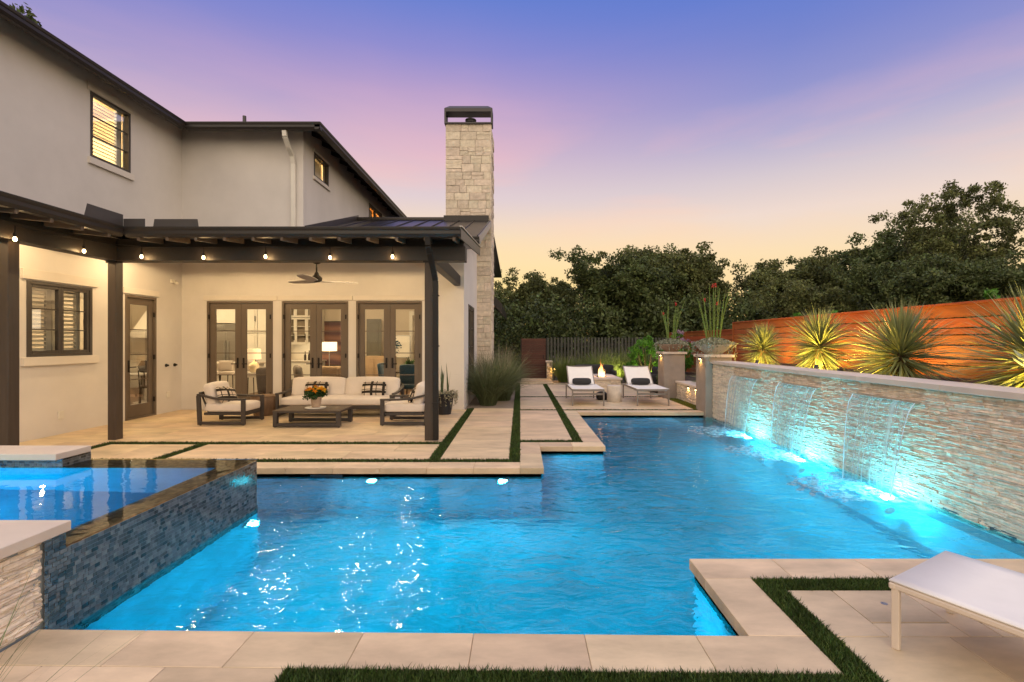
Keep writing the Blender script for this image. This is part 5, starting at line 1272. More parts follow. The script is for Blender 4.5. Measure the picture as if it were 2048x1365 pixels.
# ================================================================ PATIO: loungers, fire pit, sofas, gate, fences
M['sling'] = mat('white_sling', (0.78, 0.74, 0.69), 0.8, 0.03, 6, 0.006, 300); M['lfr'] = mat('taupe_lounger_frame', (.22, .185, .16), .4, .06, 6); M['cream'] = mat('cream_frame', (.62, .52, .42), .45, .04, 5)
M['blackcush'] = mat('charcoal_cushion', (.028, .027, .028), .9, .1, 8, .01, 120)
def lounger(loc, rz, label, frame, W=.80, flat=False, group=None, zs=.385):
    """foot end at y=0; y runs to the head."""
    o = empty('sun_lounger', loc, rz, label=label, cat='sun lounger', group=group)
    hw = W / 2; Lb = 1.28 if not flat else 2.0
    for s in (-1, 1):
        for y in (.03, 1.66 if not flat else 1.9):
            q = MB(); q.bar((s * (hw - .018), y, 0), (s * (hw - .018), y, zs), .026 if flat else .032, .036 if flat else .045, (0, 1, 0)); q.build('leg', frame, o, .004)
        q = MB(); q.bar((s * (hw - .018), .0, zs + (.008 if flat else 0)), (s * (hw - .018), 1.95 if flat else 1.72, zs + (.008 if flat else 0)), .030, .034 if flat else .05); q.build('side_rail', frame, o, .008)
    q = MB(); q.bar((-hw, .018, zs + (.008 if flat else 0)), (hw, .018, zs + (.008 if flat else 0)), .03, .034 if flat else .05); q.bar((-hw + .03, .06, zs - .10), (hw - .03, .06, zs - .10), .02, .05) if not flat else None
    q.bar((-hw, Lb, zs - .01), (hw, Lb, zs - .01), .03, .03); q.build('cross_rail', frame, o, .006)
    n, m_ = 8, 10; V = []
    for i in range(n + 1):
        for j in range(m_ + 1):
            u, v = j / m_, i / n; x = -hw + .004 + (W - .008) * u; e = 4 * u * (1 - u)
            V.append((x, .004 + (Lb - .01) * v, zs + .029 - .035 * e * (1 - .9 * (2 * v - 1) ** 6) * (0.5 if flat else 1)))
    F = [(i * (m_ + 1) + j, i * (m_ + 1) + j + 1, (i + 1) * (m_ + 1) + j + 1, (i + 1) * (m_ + 1) + j) for i in range(n) for j in range(m_)]
    sl_ = link('seat_sling', np_mesh('seat_sling', V, F, True), M['sling'], o)
    md = sl_.modifiers.new('thick', 'SOLIDIFY'); md.thickness = .008; md.offset = 1
    if not flat:
        bw = W - .08; a = R(40); V = []; Lh = .74
        for i in range(n + 1):
            for j in range(m_ + 1):
                u, v = j / m_, i / n; e = 4 * u * (1 - u); d = -.02 * e
                V.append((-bw / 2 + bw * u, Lb - .02 + Lh * v * math.cos(a) - d * math.sin(a), zs + .03 + Lh * v * math.sin(a) + d * math.cos(a)))
        b_ = link('backrest_sling', np_mesh('backrest_sling', V, F, True), M['sling'], o); md = b_.modifiers.new('thick', 'SOLIDIFY'); md.thickness = .012
        q = MB()
        for s in (-1, 1): q.bar((s * (bw / 2 - .012), Lb - .02, zs + .012), (s * (bw / 2 - .012), Lb - .02 + Lh * math.cos(a), zs + .012 + Lh * math.sin(a)), .026, .03)
        q.bar((-bw / 2, Lb - .02 + Lh * math.cos(a), zs + .012 + Lh * math.sin(a)), (bw / 2, Lb - .02 + Lh * math.cos(a), zs + .012 + Lh * math.sin(a)), .026, .03)
        q.bar((-bw * .3, Lb + .35, zs + .28), (-bw * .3, Lb + .5, zs - .02), .02, .02); q.bar((bw * .3, Lb + .35, zs + .28), (bw * .3, Lb + .5, zs - .02), .02, .02); q.build('backrest_frame', frame, o, .003)
    return o
lg = lounger((1.67, 11.82, 0), 0, 'grey-framed white sling lounger left of the round white stool', M['lfr'], group='pair of patio loungers')
copy_tree(lg, (3.26, 11.82, 0), label='grey-framed white sling lounger right of the stool, by the tall planter column')
for x, lab in ((1.665, 'charcoal bolster pillow on the lounger left of the stool'), (3.255, 'charcoal bolster pillow on the lounger right of the stool')):
    link('bolster_pillow', rbox_mesh('bolster_pillow', .50, .13, .17, .06, 7, .01), M['blackcush'], None, (x, 13.05, .505), (R(-38), 0, 0), label=lab, cat='pillow', group='lounger pillows')
lounger((2.215, 2.69, 0), R(-150), 'cream-framed white sling lounger close by, cut by the frame', M['cream'], W=.70, flat=True, zs=.315)
so = empty('round_stool', (2.485, 12.75, 0), label='round whitewashed drum stool between the two loungers', cat='stool')
M['wash'] = mat('whitewashed_stone', (.58, .50, .42), .8, .18, 5, .03, 30)
MB().lathe([(.185, 0), (.192, .012), (.192, .405), (.186, .415)], 30).build('drum', M['wash'], so, smooth=True); MB().lathe([(.18, .4152), (.178, .420)], 30).build('top_disc', M['wash'], so)
bs = empty('garden_speaker', (2.22, 13.1, 0), label='low black rounded box on the patio just left of the stool', cat='speaker box')
link('housing', rbox_mesh('housing', .30, .28, .20, .06, 6), M['black'], bs, (0, 0, .10)); MB().lathe([(.10, .2), (.10, .215), (.05, .22)], 20).build('lid', M['blackcush'], bs)
# fire pit
fp = empty('fire_pit', (2.72, 15.2, 0), label='square stone fire pit with pale slab top and live flame', cat='fire pit')
MB().box(-.50, .44, .05, 1.75, 0, .36).build('pit_core', M['grout'], fp)
ledger(fp, lambda u, v, w: (-.512 + u, .06 - .022 - w, v), .964, .0, .36, lambda p: p[0], 140, M['lime_wall'], 21, .026)
ledger(fp, lambda u, v, w: (.44 + .008 + w, .05 + u, v), 1.7, .0, .36, lambda p: p[1], 0, M['lime_wall'], 22, .026)
ledger(fp, lambda u, v, w: (-.50 - .008 - w, .05 + u, v), 1.7, .0, .36, lambda p: p[1], 0, M['lime_wall'], 23, .026)
for x0, x1, y0, y1 in ((-.56, .50, .0, .55), (-.56, -.18, .55, 1.25), (.13, .50, .55, 1.25), (-.56, .50, 1.25, 1.8)): MB().box(x0 + .001, x1 - .001, y0 + .001, y1 - .001, .36, .418).build('top_slab', M['cap'], fp, .004)
MB().box(-.178, .128, .552, 1.248, .36, .395).build('burner_tray', M['black'], fp)
g2 = np.random.RandomState(8); P = np.stack([g2.uniform(-.16, .11, 160), g2.uniform(.57, 1.23, 160), g2.uniform(.40, .415, 160)], 1); V, F = leaf_quads(P, .022, g2, .9); link('lava_glass', np_mesh('lava_glass', V, F), M['blackcush'], fp, kind='stuff')
def flame_mat():
    m = bpy.data.materials.new('flame'); m.use_nodes = True; t = m.node_tree; t.nodes.clear(); n = t.nodes.new; l = t.links.new
    c = n('ShaderNodeTexCoord'); s = n('ShaderNodeSeparateXYZ'); l(c.outputs['Object'], s.inputs[0])
    r = n('ShaderNodeValToRGB'); r.color_ramp.elements[0].color = (1, .62, .22, 1); r.color_ramp.elements[1].color = (1, .16, .01, 1); r.color_ramp.elements[1].position = .45; l(s.outputs[2], r.inputs[0])
    mr = n('ShaderNodeMapRange'); mr.inputs[1].default_value = 0; mr.inputs[2].default_value = .46; mr.inputs[3].default_value = 7; mr.inputs[4].default_value = .7; l(s.outputs[2], mr.inputs[0])
    e = n('ShaderNodeEmission'); l(r.outputs[0], e.inputs[0]); l(mr.outputs[0], e.inputs[1]); tr = n('ShaderNodeBsdfTransparent')
    lw = n('ShaderNodeLayerWeight'); lw.inputs[0].default_value = .45; mx = n('ShaderNodeMixShader'); l(lw.outputs['Facing'], mx.inputs[0]); l(e.outputs[0], mx.inputs[1]); l(tr.outputs[0], mx.inputs[2]); o = n('ShaderNodeOutputMaterial'); l(mx.outputs[0], o.inputs[0]); return m
M['flame'] = flame_mat()
fl = empty('flame', (2.70, 16.05, .40), label='orange fire pit flame leaping from the black burner tray', cat='flame')
for i, (dx, dy, hh, r0) in enumerate(((0, 0, .46, .055), (.045, .05, .34, .045), (-.05, -.04, .38, .045), (.01, -.12, .26, .05), (-.02, .13, .30, .045), (.06, -.08, .20, .035))):
    pts = []; rad = []
    for k in range(9):
        s = k / 8; pts.append((dx + .035 * math.sin(s * 5 + i * 2.1) * s, dy + .03 * math.cos(s * 4 + i) * s, hh * s)); rad.append(r0 * (math.sin(min(1, s * 1.15 + .18) * math.pi) ** .8) * (1 - .35 * s) + .002)
    MB().tube(pts, rad, 10).build('tongue', M['flame'], fl, smooth=True)
fl.scale = (1.15, 1.15, 1.3)
lamp('fire_lamp', 'POINT', (0, 0, .2), (1, .42, .08), 9, .08, fl)
# dark grey sofas behind the fire pit
def gsofa(loc, rz, W, lab):
    o = empty('patio_sofa', loc, rz, label=lab, cat='outdoor sofa', group='grey patio sofas')
    MB().box(-W / 2, W / 2, 0, .75, .05, .22).build('sofa_base', M['fr'], o, .01)
    link('seat_cushion', rbox_mesh('seat_cushion', W - .2, .62, .18, .05, 6, .01), M['grey_cloth'], o, (0, .33, .31))
    link('backrest', rbox_mesh('backrest', W, .16, .52, .06, 7, .01), M['blackcush'], o, (0, .70, .46))
    for s in (-1, 1): link('arm', rbox_mesh('arm', .12, .74, .44, .04, 5), M['blackcush'], o, (s * (W / 2 - .06), .37, .32))
gsofa((2.72, 17.1, 0), 0, 1.45, 'charcoal patio sofa directly behind the fire pit flame')
gsofa((3.86, 15.9, 0), R(-90), 1.2, 'charcoal patio sofa seen side-on between fire pit and right lounger')
# gate, slat fence, pillar
M['cedar'] = mat('stained_cedar', (.34, .088, .020), .55, .22, 7, .03, 40, rv=.16, hv=.008, stretch=(6, .5, 6)); M['gatewood'] = mat('dark_red_gate_wood', (.075, .022, .012), .5, .2, 6, .02, 40, rv=.2, stretch=(.5, 6, 6)); M['slatwood'] = mat('grey_green_slat', (.055, .056, .045), .7, .15, 5, rv=.2)
gt = empty('gate', (.02, 20.2, 0), label='dark red horizontal board gate at the end of the path', cat='gate')
for i in range(17): MB().box(.045, 1.06, .0, .03, .04 + i * .0975, .04 + i * .0975 + .092).build('board', M['gatewood'], gt, .003)
for x in (0, 1.065): MB().box(x, x + .045, -.02, .05, 0, 1.73).build('gate_post', M['black'], gt)
MB().box(.045, 1.065, .03, .05, .0, .04).build('gate_rail', M['black'], gt)
MB().box(.95, .97, -.05, -.02, .85, 1.0).build('handle', M['black'], gt)
sf = empty('slat_fence', (1.14, 20.35, 0), label='grey vertical slat fence behind the ornamental grasses', cat='fence')
sm = MB().box(0, .085, 0, .03, .02, 1.74).mesh('slat', .004)
for i in range(46): link('slat', sm, M['slatwood'], sf, (i * .142, rnd.uniform(-.004, .004), rnd.uniform(-.015, .01)))
for z in (.35, 1.4): MB().box(-.02, 6.6, .035, .075, z, z + .09).build('rail', M['black'], sf)
bp_ = empty('stone_pillar', (1.20, 19.75, 0), label='low stone pillar with a lantern glow beside the gate', cat='pillar')
MB().box(-.10, .10, -.10, .10, 0, .72).build('pillar_core', M['grout'], bp_)
ledger(bp_, lambda u, v, w: (-.115 + u, -.095 - w, v), .23, 0, .70, lambda p: p[2], 100, M['lime_wall'], 31, .05)
MB().box(-.15, .13, -.14, .14, .72, .79).build('cap_slab', M['cap'], bp_, .006)
fx = empty('path_lantern', (1.40, 19.62, 0), label='small black path lantern glowing amber beside the stone pillar', cat='lantern'); q = MB(); q.tube([(0, 0, 0), (0, 0, .50)], .012, 8); q.lathe([(.012, .5), (.07, .46), (.075, .47), (.02, .53)], 16); q.build('stem', M['black'], fx)
MB().lathe([(.012, .44), (.03, .455), (.012, .47)], 12).build('bulb', emis('amber_glow', (1, .55, .15), 30), fx); lamp('lantern_lamp', 'POINT', (0, -.02, .40), AMBER, 9, .03, fx)
sp = empty('step_slab', (.62, 19.2, 0), label='pale stone step in front of the dark red gate', cat='step'); MB().box(-.58, .62, -.7, .75, -.05, .055).build('tread', M['lime'], sp, .006); MB().box(-.60, .64, -1.05, -.72, -.05, .02).build('tread', M['lime'], sp, .006)

# horizontal board fence on the right
ff = empty('board_fence', (6.5, 0, 0), label='red-brown horizontal board fence lit from below behind the yuccas', cat='fence')
def fence_run(par, x, ya, yb, zt, pat, zmin=.9):
    y = ya
    while y < yb - .01:
        e = min(y + 2.10, yb); z = zt - .03; i = 0
        while z > zmin:
            h_ = pat[i % len(pat)]; MB().box(x, x + .022, y + .002, e - .002, z - h_, z).build('board', M['cedar'], par, .003); z -= h_ + .017; i += 1
        MB().box(x - .020, x - .002, e - .035, e + .035, zmin, zt - .03).build('post_trim', M['cedar'], par, .003)
        MB().box(x + .03, x + .11, e - .05, e + .05, zmin - 1, zt).build('post', M['cedar'], par)
        MB().box(x - .035, x + .07, y, e, zt - .03, zt + .004).build('cap_rail', M['cedar'], par, .003); y = e
fence_run(ff, 0, 0.03, 14.73, 2.16, [.185, .135, .088, .135, .185, .088])
f2 = empty('rear_board_fence', (6.52, 0, 0), label='lower dim red-brown board fence stepping down behind the tall columns', cat='fence')
fence_run(f2, 0, 14.78, 21.3, 1.95, [.135, .135, .185, .088], .2)

# columns with planter bowls
M['colst'] = mat('taupe_column_stucco', (.30, .245, .20), .85, .14, 3, .03, 70)
M['lampglow'] = emis('step_lamp_glow', (1, .66, .28), 40)
def column(x0, x1, y0, y1, zb_, lab, name='planter_column'):
    o = empty(name, ((x0 + x1) / 2, (y0 + y1) / 2, 0), label=lab, cat='column', group='planter columns'); hx, hy = (x1 - x0) / 2, (y1 - y0) / 2
    MB().box(-hx, hx, -hy, hy, zb_, 1.225).build('shaft', M['colst'], o, .006); MB().box(-hx - .045, hx + .045, -hy - .045, hy + .045, 1.228, 1.29).build('cap_slab', M['cap'], o, .005)
    MB().box(-hx - .035, -hx - .001, -.05, .05, 1.185, 1.222).build('lamp_housing', M['black'], o, .004); MB().box(-hx - .03, -hx - .006, -.04, .04, 1.181, 1.1845).build('lamp_lens', M['lampglow'], o)
    lamp('column_lamp', 'SPOT', (-hx - .03, 0, 1.178), AMBER, 9, .015, o, aim((.06, 0, -1)), 130, .8)
    return o
column(3.99, 4.57, 13.4, 13.98, -.1, 'taupe square column behind the right lounger with trailing silver planter')
column(4.105, 4.69, 10.70, 11.28, -1.4, 'taupe square column standing in the pool corner beside the fountain wall')
def bowl(loc, r, hh, lab, m, seed, ns, hs):
    o = empty('planter_bowl', loc, label=lab, cat='planter bowl', group='planter bowls on columns')
    MB().lathe([(r * .42, 0), (r * .72, hh * .45), (r, hh * .92), (r, hh), (r * .94, hh), (r * .66, hh * .5), (r * .5, hh * .3)], 32).build('bowl', m, o, smooth=True)
    MB().lathe([(r * .92, hh * .9), (.01, hh * 1.05)], 24, cap=False).build('soil', M['soil'], o)
    V, F = trailing(70, r, hh * 1.05, .04, .50, 34, .018, seed); g3 = np.random.RandomState(seed); a = g3.uniform(0, 6.28, 1500); rr = r * 1.06 * np.sqrt(g3.uniform(0, 1, 1500)); P = np.stack([rr * np.cos(a), rr * np.sin(a), hh * 1.05 + .12 * (1 - (rr / r) ** 2) + g3.uniform(0, .03, 1500)], 1); V2, F2 = leaf_quads(P, .022, g3, .8)
    link('trailing_vine', np_mesh('trailing_vine', np.concatenate([V, V2]), np.concatenate([F, F2 + len(V)])), M['silver2'], o, kind='stuff')
    for i in range(ns):
        a = rnd.uniform(0, 6.28); b = .05 + .12 * rnd.random(); hgt = hs * rnd.uniform(.62, 1.0); ln = .05 + .12 * rnd.random(); cv = rnd.uniform(-.12, .18)
        pts = [(b * math.cos(a) + math.cos(a) * (ln * s + cv * s * s), b * math.sin(a) + math.sin(a) * (ln * s + cv * s * s), hh + hgt * s) for s in (0, .2, .4, .6, .8, 1)]
        sk_ = MB().tube(pts, [.009, .009, .0085, .0075, .0065, .005], 6).build('stalk', M['stalk'], o, smooth=True)
        g3 = np.random.RandomState(seed * 50 + i); nn = 26; s = g3.uniform(.1, .95, nn); P = np.stack([np.interp(s, (0, .2, .4, .6, .8, 1), [p[k] for p in pts]) for k in range(3)], 1) + g3.normal(0, .012, (nn, 3)); V, F = leaf_quads(P, .016, g3, .45); link('leaves', np_mesh('leaves', V, F), M['stalk'], sk_)
        if i % (9 if seed == 61 else 5) == 0:
            P = np.array(pts[-1]) + g3.normal(0, .014, (26, 3)) + np.stack([np.zeros(26), np.zeros(26), g3.uniform(0, .07, 26)], 1); V, F = leaf_quads(P, .020, g3, .4); link('red_bloom', np_mesh('red_bloom', V, F), M['redfl'], sk_)
    return o
M['silver2'] = leaf_mat('silver_dichondra', (.26, .27, .19), rv=.3, transl=.2); M['stalk'] = leaf_mat('green_stalk', (.13, .20, .045), rv=.2, transl=.1); M['redfl'] = leaf_mat('red_flower', (.55, .04, .03), rv=.2); 
bowl((4.28, 13.69, 1.29), .39, .21, 'brown bowl of tall green stalks on the column behind the lounger', mat('brown_bowl', (.33, .225, .16), .6, .15, 4), 61, 16, 1.25)
bowl((4.40, 10.99, 1.29), .40, .22, 'pale bowl of tall red-tipped stalks on the column in the pool corner', mat('pale_bowl', (.42, .39, .35), .6, .12, 4), 62, 18, 1.42)
# low wall with step lamps between the columns
lw_ = empty('low_stone_wall', (4.36, 11.29, 0), label='low split stone wall with two amber lamps between the columns', cat='low wall')
MB().box(0, .3, 0, 2.10, -.1, .43).build('wall_core', M['grout'], lw_); ledger(lw_, lambda u, v, w: (-.012 - w, 2.1 - u, v), 2.1, 0, .43, lambda p: p[1], 220, M['lime_wall'], 41, .026)
MB().box(-.06, .34, .0, 1.04, .432, .49).build('cap_slab', M['cap'], lw_, .005); MB().box(-.06, .34, 1.043, 2.10, .432, .49).build('cap_slab', M['cap'], lw_, .005)
for y in (.60, 1.14):
    MB().box(-.05, -.03, y - .035, y + .035, .385, .427).build('lamp_housing', M['black'], lw_, .003); MB().box(-.049, -.032, y - .03, y + .03, .381, .3845).build('lamp_lens', M['lampglow'], lw_)
    lamp('step_lamp', 'SPOT', (-.065, y, .378), AMBER, 4.5, .012, lw_, aim((.12, 0, -1)), 140, .8)
MB().box(4.7, 6.45, 11.92, 20, -.1, .40).build('rear_bed_soil', M['soil'], kind='structure')

# ================================================================ PLANTS
M['yucca'] = leaf_mat('yucca_leaf', (.24, .27, .115), rv=.28, hv=.012, rough=.4, transl=.12); M['ytrunk'] = mat('yucca_trunk', (.11, .075, .04), .9, .35, 18, .08, 40)
ylm = []
for i in range(7):
    V, F = blades(1, (0, 0, 0), 0, 1.0, 1.0, (0, 0), ((-.04, .14, .34)[i % 3], (-.03, .15, .38)[i % 3]), .034, 6, 300 + i, az=(0, 0)); m_ = np_mesh('leaf', V, F, True); m_.materials.append(M['yucca']); ylm.append(m_)
def yucca(loc, r, n, lab, tr=.20, up=.20, grp='spiky yuccas behind the fountain wall', low=-.75):
    o = empty('yucca', loc, label=lab, cat='yucca', group=grp)
    q = MB(); q.lathe([(.13, -.25), (.125, 0), (.135, tr), (.09, tr + .14), (.02, tr + .2)], 14); q.build('trunk', M['ytrunk'], o, smooth=True)
    V, F = blades(150, (0, 0, tr * .4), .10, .12, .24, (2.2, 2.8), (-.2, .2), .022, 3, 77); link('dry_skirt', np_mesh('dry_skirt', V, F), M['ytrunk'], o, kind='stuff')
    c0 = Vector((0, 0, tr + up * .5)); gold = math.pi * (3 - math.sqrt(5))
    for i in range(n):
        z = 1 - (1 - low) * (i + .5) / n + rnd.uniform(-.03, .03); z = max(-.9, min(.99, z)); th = i * gold + rnd.uniform(-.15, .15); rr = math.sqrt(1 - z * z)
        d = Vector((rr * math.cos(th), rr * math.sin(th), z)); L_ = r * rnd.uniform(.84, 1.06)
        l_ = bpy.data.objects.new('leaf', ylm[i % 7]); COL.objects.link(l_); l_.parent = o
        base = c0 + Vector((0, 0, up * .5 * z)); l_.location = base
        qn = Vector((0, 0, 1)).rotation_difference(d); l_.rotation_mode = 'QUATERNION'
        roll = Matrix.Rotation(rnd.uniform(-.5, .5) + (math.pi if False else 0), 4, d)
        # turn the leaf so that its bend droops downwards
        x = Vector((0, 0, -1)) - d * d.dot(Vector((0, 0, -1)))
        if x.length > .05:
            x.normalize(); y_ = d.cross(x); mt = Matrix((x, y_, d)).transposed().to_4x4(); qn = (roll @ mt).to_quaternion()
        l_.rotation_quaternion = qn; l_.scale = (L_, L_, L_)
    Vs, Fs, kk = [], [], 0
    for b_i in range(6):
        a0 = b_i * .62 - 1.5 + 1.5
        V, F = blades(int(n * .30), (0, 0, tr + up * .5 + up * .5 * math.cos(.25 + b_i * .4)), .015, r * .78, r * .98, (.15 + b_i * .38, .50 + b_i * .38), (-.05, .22), .024, 5, 500 + b_i); Vs.append(V); Fs.append(F + kk); kk += len(V)
    link('inner_leaves', np_mesh('inner_leaves', np.concatenate(Vs), np.concatenate(Fs), True), M['yucca'], o, kind='stuff')
    return o
YZ = 1.05
yucca((5.40, 10.75, YZ), .60, 260, 'smallest yucca, nearest the tall column', .24)
yucca((5.40, 8.72, YZ), .72, 300, 'brightly uplit round yucca, second from the column', .29, .24)
yucca((5.40, 6.86, YZ), .80, 300, 'yucca with a dark trunk, third from the column', .18, .24, low=-.55)
yucca((5.42, 5.05, YZ), .84, 300, 'largest yucca, cut by the frame, nearest the viewer', .14, .26)
yucca((4.95, 12.55, .40), .62, 150, 'small spiky yucca between the columns behind the low wall', .08, .12, grp='yucca by the low wall')
M['agave'] = leaf_mat('pale_agave', (.30, .35, .30), rv=.15, transl=.1)
ag = empty('pale_succulent', (5.0, 4.72, YZ), label='pale blue-grey succulent at the frame edge before the largest yucca', cat='succulent')
V, F = blades(22, (0, 0, .28), .02, .16, .26, (.6, 1.4), (-.4, .1), .09, 5, 9); link('leaves', np_mesh('leaves', V, F, True), M['agave'], ag); MB().tube([(0, 0, 0), (0, 0, .3)], .015, 8).build('stem', M['ytrunk'], ag)
# uplights in the bed
ul = None
for i, (x, y, W, tx, ty, lab) in enumerate(((4.86, 9.95, 60, 5.5, 10.9, 'small bronze garden spotlight by the smallest yucca'), (4.86, 7.95, 110, 5.5, 8.8, 'small bronze garden spotlight by the round uplit yucca'), (4.86, 7.45, 70, 5.4, 6.9, 'small bronze garden spotlight by the dark trunk yucca'), (4.86, 4.2, 110, 5.5, 5.2, 'small bronze garden spotlight by the largest yucca'),
                                               (5.75, 9.75, 40, 6.5, 9.8, 'bronze spotlight close to the fence behind the round yucca'), (5.75, 7.75, 44, 6.5, 7.7, 'bronze spotlight close to the fence behind the dark trunk yucca'), (5.75, 5.9, 44, 6.5, 5.8, 'bronze spotlight close to the fence behind the largest yucca'), (5.75, 11.6, 34, 6.5, 11.8, 'bronze spotlight close to the fence near the column'))):
    u = empty('garden_spotlight', (x, y, YZ), label=lab, cat='spotlight', group='spotlights in the yucca bed'); q = MB(); q.tube([(0, 0, -.05), (0, 0, .05)], .008, 6); q.tube([(0, 0, .04), ((tx - x) * .12, (ty - y) * .12, .12)], [.025, .032], 10); q.build('lamp_body', M['bronze'], u)
    lamp('spot_lamp', 'SPOT', ((tx - x) * .14, (ty - y) * .14, .13), (1.0, .64, .12), W * 1.7, .03, u, aim((tx - x, ty - y, .45 if i < 4 else .75)), 130 if i < 4 else 150, .8)

M['ograss'] = leaf_mat('ornamental_grass', (.125, .15, .068), rv=.4, hv=.02, transl=.25); M['plume'] = leaf_mat('pale_plume', (.30, .26, .18), rv=.3, transl=.2)
def grass(loc, r, hh, n, lab, seed, group=None, plumes=24, w=.010, m='ograss', tilt=(.02, .5), bend=(.4, 1.7)):
    o = empty('ornamental_grass', loc, label=lab, cat='ornamental grass', group=group)
    V, F = blades(n, (0, 0, -.02), r, hh * .75, hh * 1.35, tilt, bend, w, 7, seed); link('blades', np_mesh('blades', V, F, True), M[m], o, kind='stuff')
    if plumes:
        V, F = blades(plumes, (0, 0, 0), r * .7, hh * 1.15, hh * 1.45, (.02, .42), (.1, .55), .013, 7, seed + 1); link('plumes', np_mesh('plumes', V, F, True), M['plume'], o, kind='stuff')
    return o
G1 = 'grass clumps beside the house'
grass((-.80, 12.15, 0), .20, 1.12, 1900, 'nearest big arching grass clump, beside the potted plant', 71, G1, 30)
grass((-.48, 13.15, 0), .22, 1.20, 1700, 'big grass clump edging the path behind the nearest clump', 72, G1, 70)
grass((-.95, 14.1, 0), .2, 1.2, 1200, 'tall grass clump close against the chimney', 73, G1, 40); grass((-.55, 15.6, 0), .22, 1.15, 1200, 'farthest feathery grass clump by the chimney base', 74, G1, 80)
G2 = 'grass clumps before the slat fence'
M['lgrass'] = leaf_mat('bright_green_grass', (.16, .21, .05), rv=.35, hv=.02, transl=.3)
for i, (x, y, hh, lab) in enumerate(((1.75, 19.1, .95, 'green grass clump next to the stone pillar'), (2.35, 19.5, .9, 'green grass clump second from the stone pillar'), (3.1, 19.2, 1.12, 'green grass clump behind the flame'), (3.75, 19.0, 1.15, 'green grass clump between flame and right lounger'), (4.4, 19.1, 1.15, 'green grass clump behind the right lounger'), (4.95, 18.6, 1.1, 'green grass clump beside the bright shrub'))):
    grass((x, y, 0), .24, hh, 1000, lab, 80 + i, G2, 26, .012, 'lgrass', (.02, .55), (.2, 1.3))
lamp('bed_lamp', 'SPOT', (3.6, 18.35, .12), (1, .85, .35), 90, .05, None, aim((0, .6, .7)), 140, .8); lamp('path_lamp', 'POINT', (-.62, 12.35, .30), (1, .72, .18), 2.2, .03)
lamp('shrub_lamp', 'SPOT', (4.5, 16.6, .25), (1, .95, .35), 80, .05, None, aim((.35, .7, .7)), 130, .8)
M['shrub'] = leaf_mat('bright_shrub_leaf', (.10, .25, .03), rv=.35, hv=.015, transl=.35); M['lilac'] = leaf_mat('lilac_flower', (.42, .28, .38), rv=.2)
def shrub(loc, rx, rz_, n, lab, seed, m, fl=0, size=.05, name='shrub', cat='shrub', group=None):
    o = empty(name, loc, label=lab, cat=cat, group=group); g3 = np.random.RandomState(seed); k = n
    d = g3.normal(size=(k, 3)); d /= np.linalg.norm(d, axis=1)[:, None]; rr = g3.uniform(.35, 1, k) ** .5
    C = d * rr[:, None] * np.array([rx, rx, rz_ * .5]) + np.array([0, 0, rz_ * .52]); C[:, 2] = np.maximum(C[:, 2], .08)
    V, F = leaf_cloud(C, g3.uniform(.10, .2, k) * max(.6, rx), 60, size, seed, .9, .42); link('foliage', np_mesh('foliage', V, F), M[m], o, kind='stuff')
    q = MB()
    for i in range(9): a = i * .7; q.tube([(0, 0, -.05), (rx * .3 * math.cos(a), rx * .3 * math.sin(a), rz_ * .4), (rx * .7 * math.cos(a), rx * .7 * math.sin(a), rz_ * .85)], [.02, .013, .004], 6)
    q.build('stems', M['ytrunk'], o)
    if fl:
        P = C[C[:, 2] > rz_ * .62][:fl]; V, F = leaf_cloud(P + np.array([0, -.05, .1]), np.full(len(P), .09), 40, .03, seed + 5); link('blossoms', np_mesh('blossoms', V, F), M['lilac'], o, kind='stuff')
    return o
shrub((4.55, 17.4, 0), .72, 1.75, 90, 'bright green lamplit shrub left of the planter columns', 91, 'shrub'); shrub((5.7, 17.6, .35), .62, 1.50, 70, 'green shrub with lilac blossoms behind the brown planter bowl', 92, 'shrub', 26)
shrub((4.75, 15.3, 0), .45, .8, 50, 'low dim green shrub behind the right lounger head', 93, 'ograss')
sh1 = shrub((6.9, 11.9, 1.55), .16, .75, 12, 'pale green sapling tip over the fence behind the smallest yucca', 94, 'shrub', 0, .045, 'sapling', 'sapling', 'sapling tips above the fence')
for loc, s, lab in (((7.0, 10.6, 1.6), .9, 'pale green sapling tip over the fence left of the round yucca'), ((7.05, 7.1, 1.62), 1.0, 'pale green sapling tip over the fence beyond the dark trunk yucca'), ((7.0, 6.35, 1.65), 1.1, 'pale green sapling tip, shorter one of the pair over the fence at right'), ((7.0, 6.0, 1.72), 1.25, 'pale green sapling tip, taller one of the pair over the fence at right')):
    c = copy_tree(sh1, loc, rnd.uniform(0, 6), label=lab); c.scale = (s, s, s)
# long thin grass blades leaning into the near left corner
nb = empty('grass_tuft', (-2.10, 1.72, 0), label='few long thin grass blades arching over the near left paving', cat='grass tuft')
V, F = blades(16, (0, 0, 0), .10, .45, .85, (.25, .9), (.1, .5), .006, 8, 55, az=(.2, 1.9)); link('blades', np_mesh('blades', V, F, True), M['ograss'], nb)

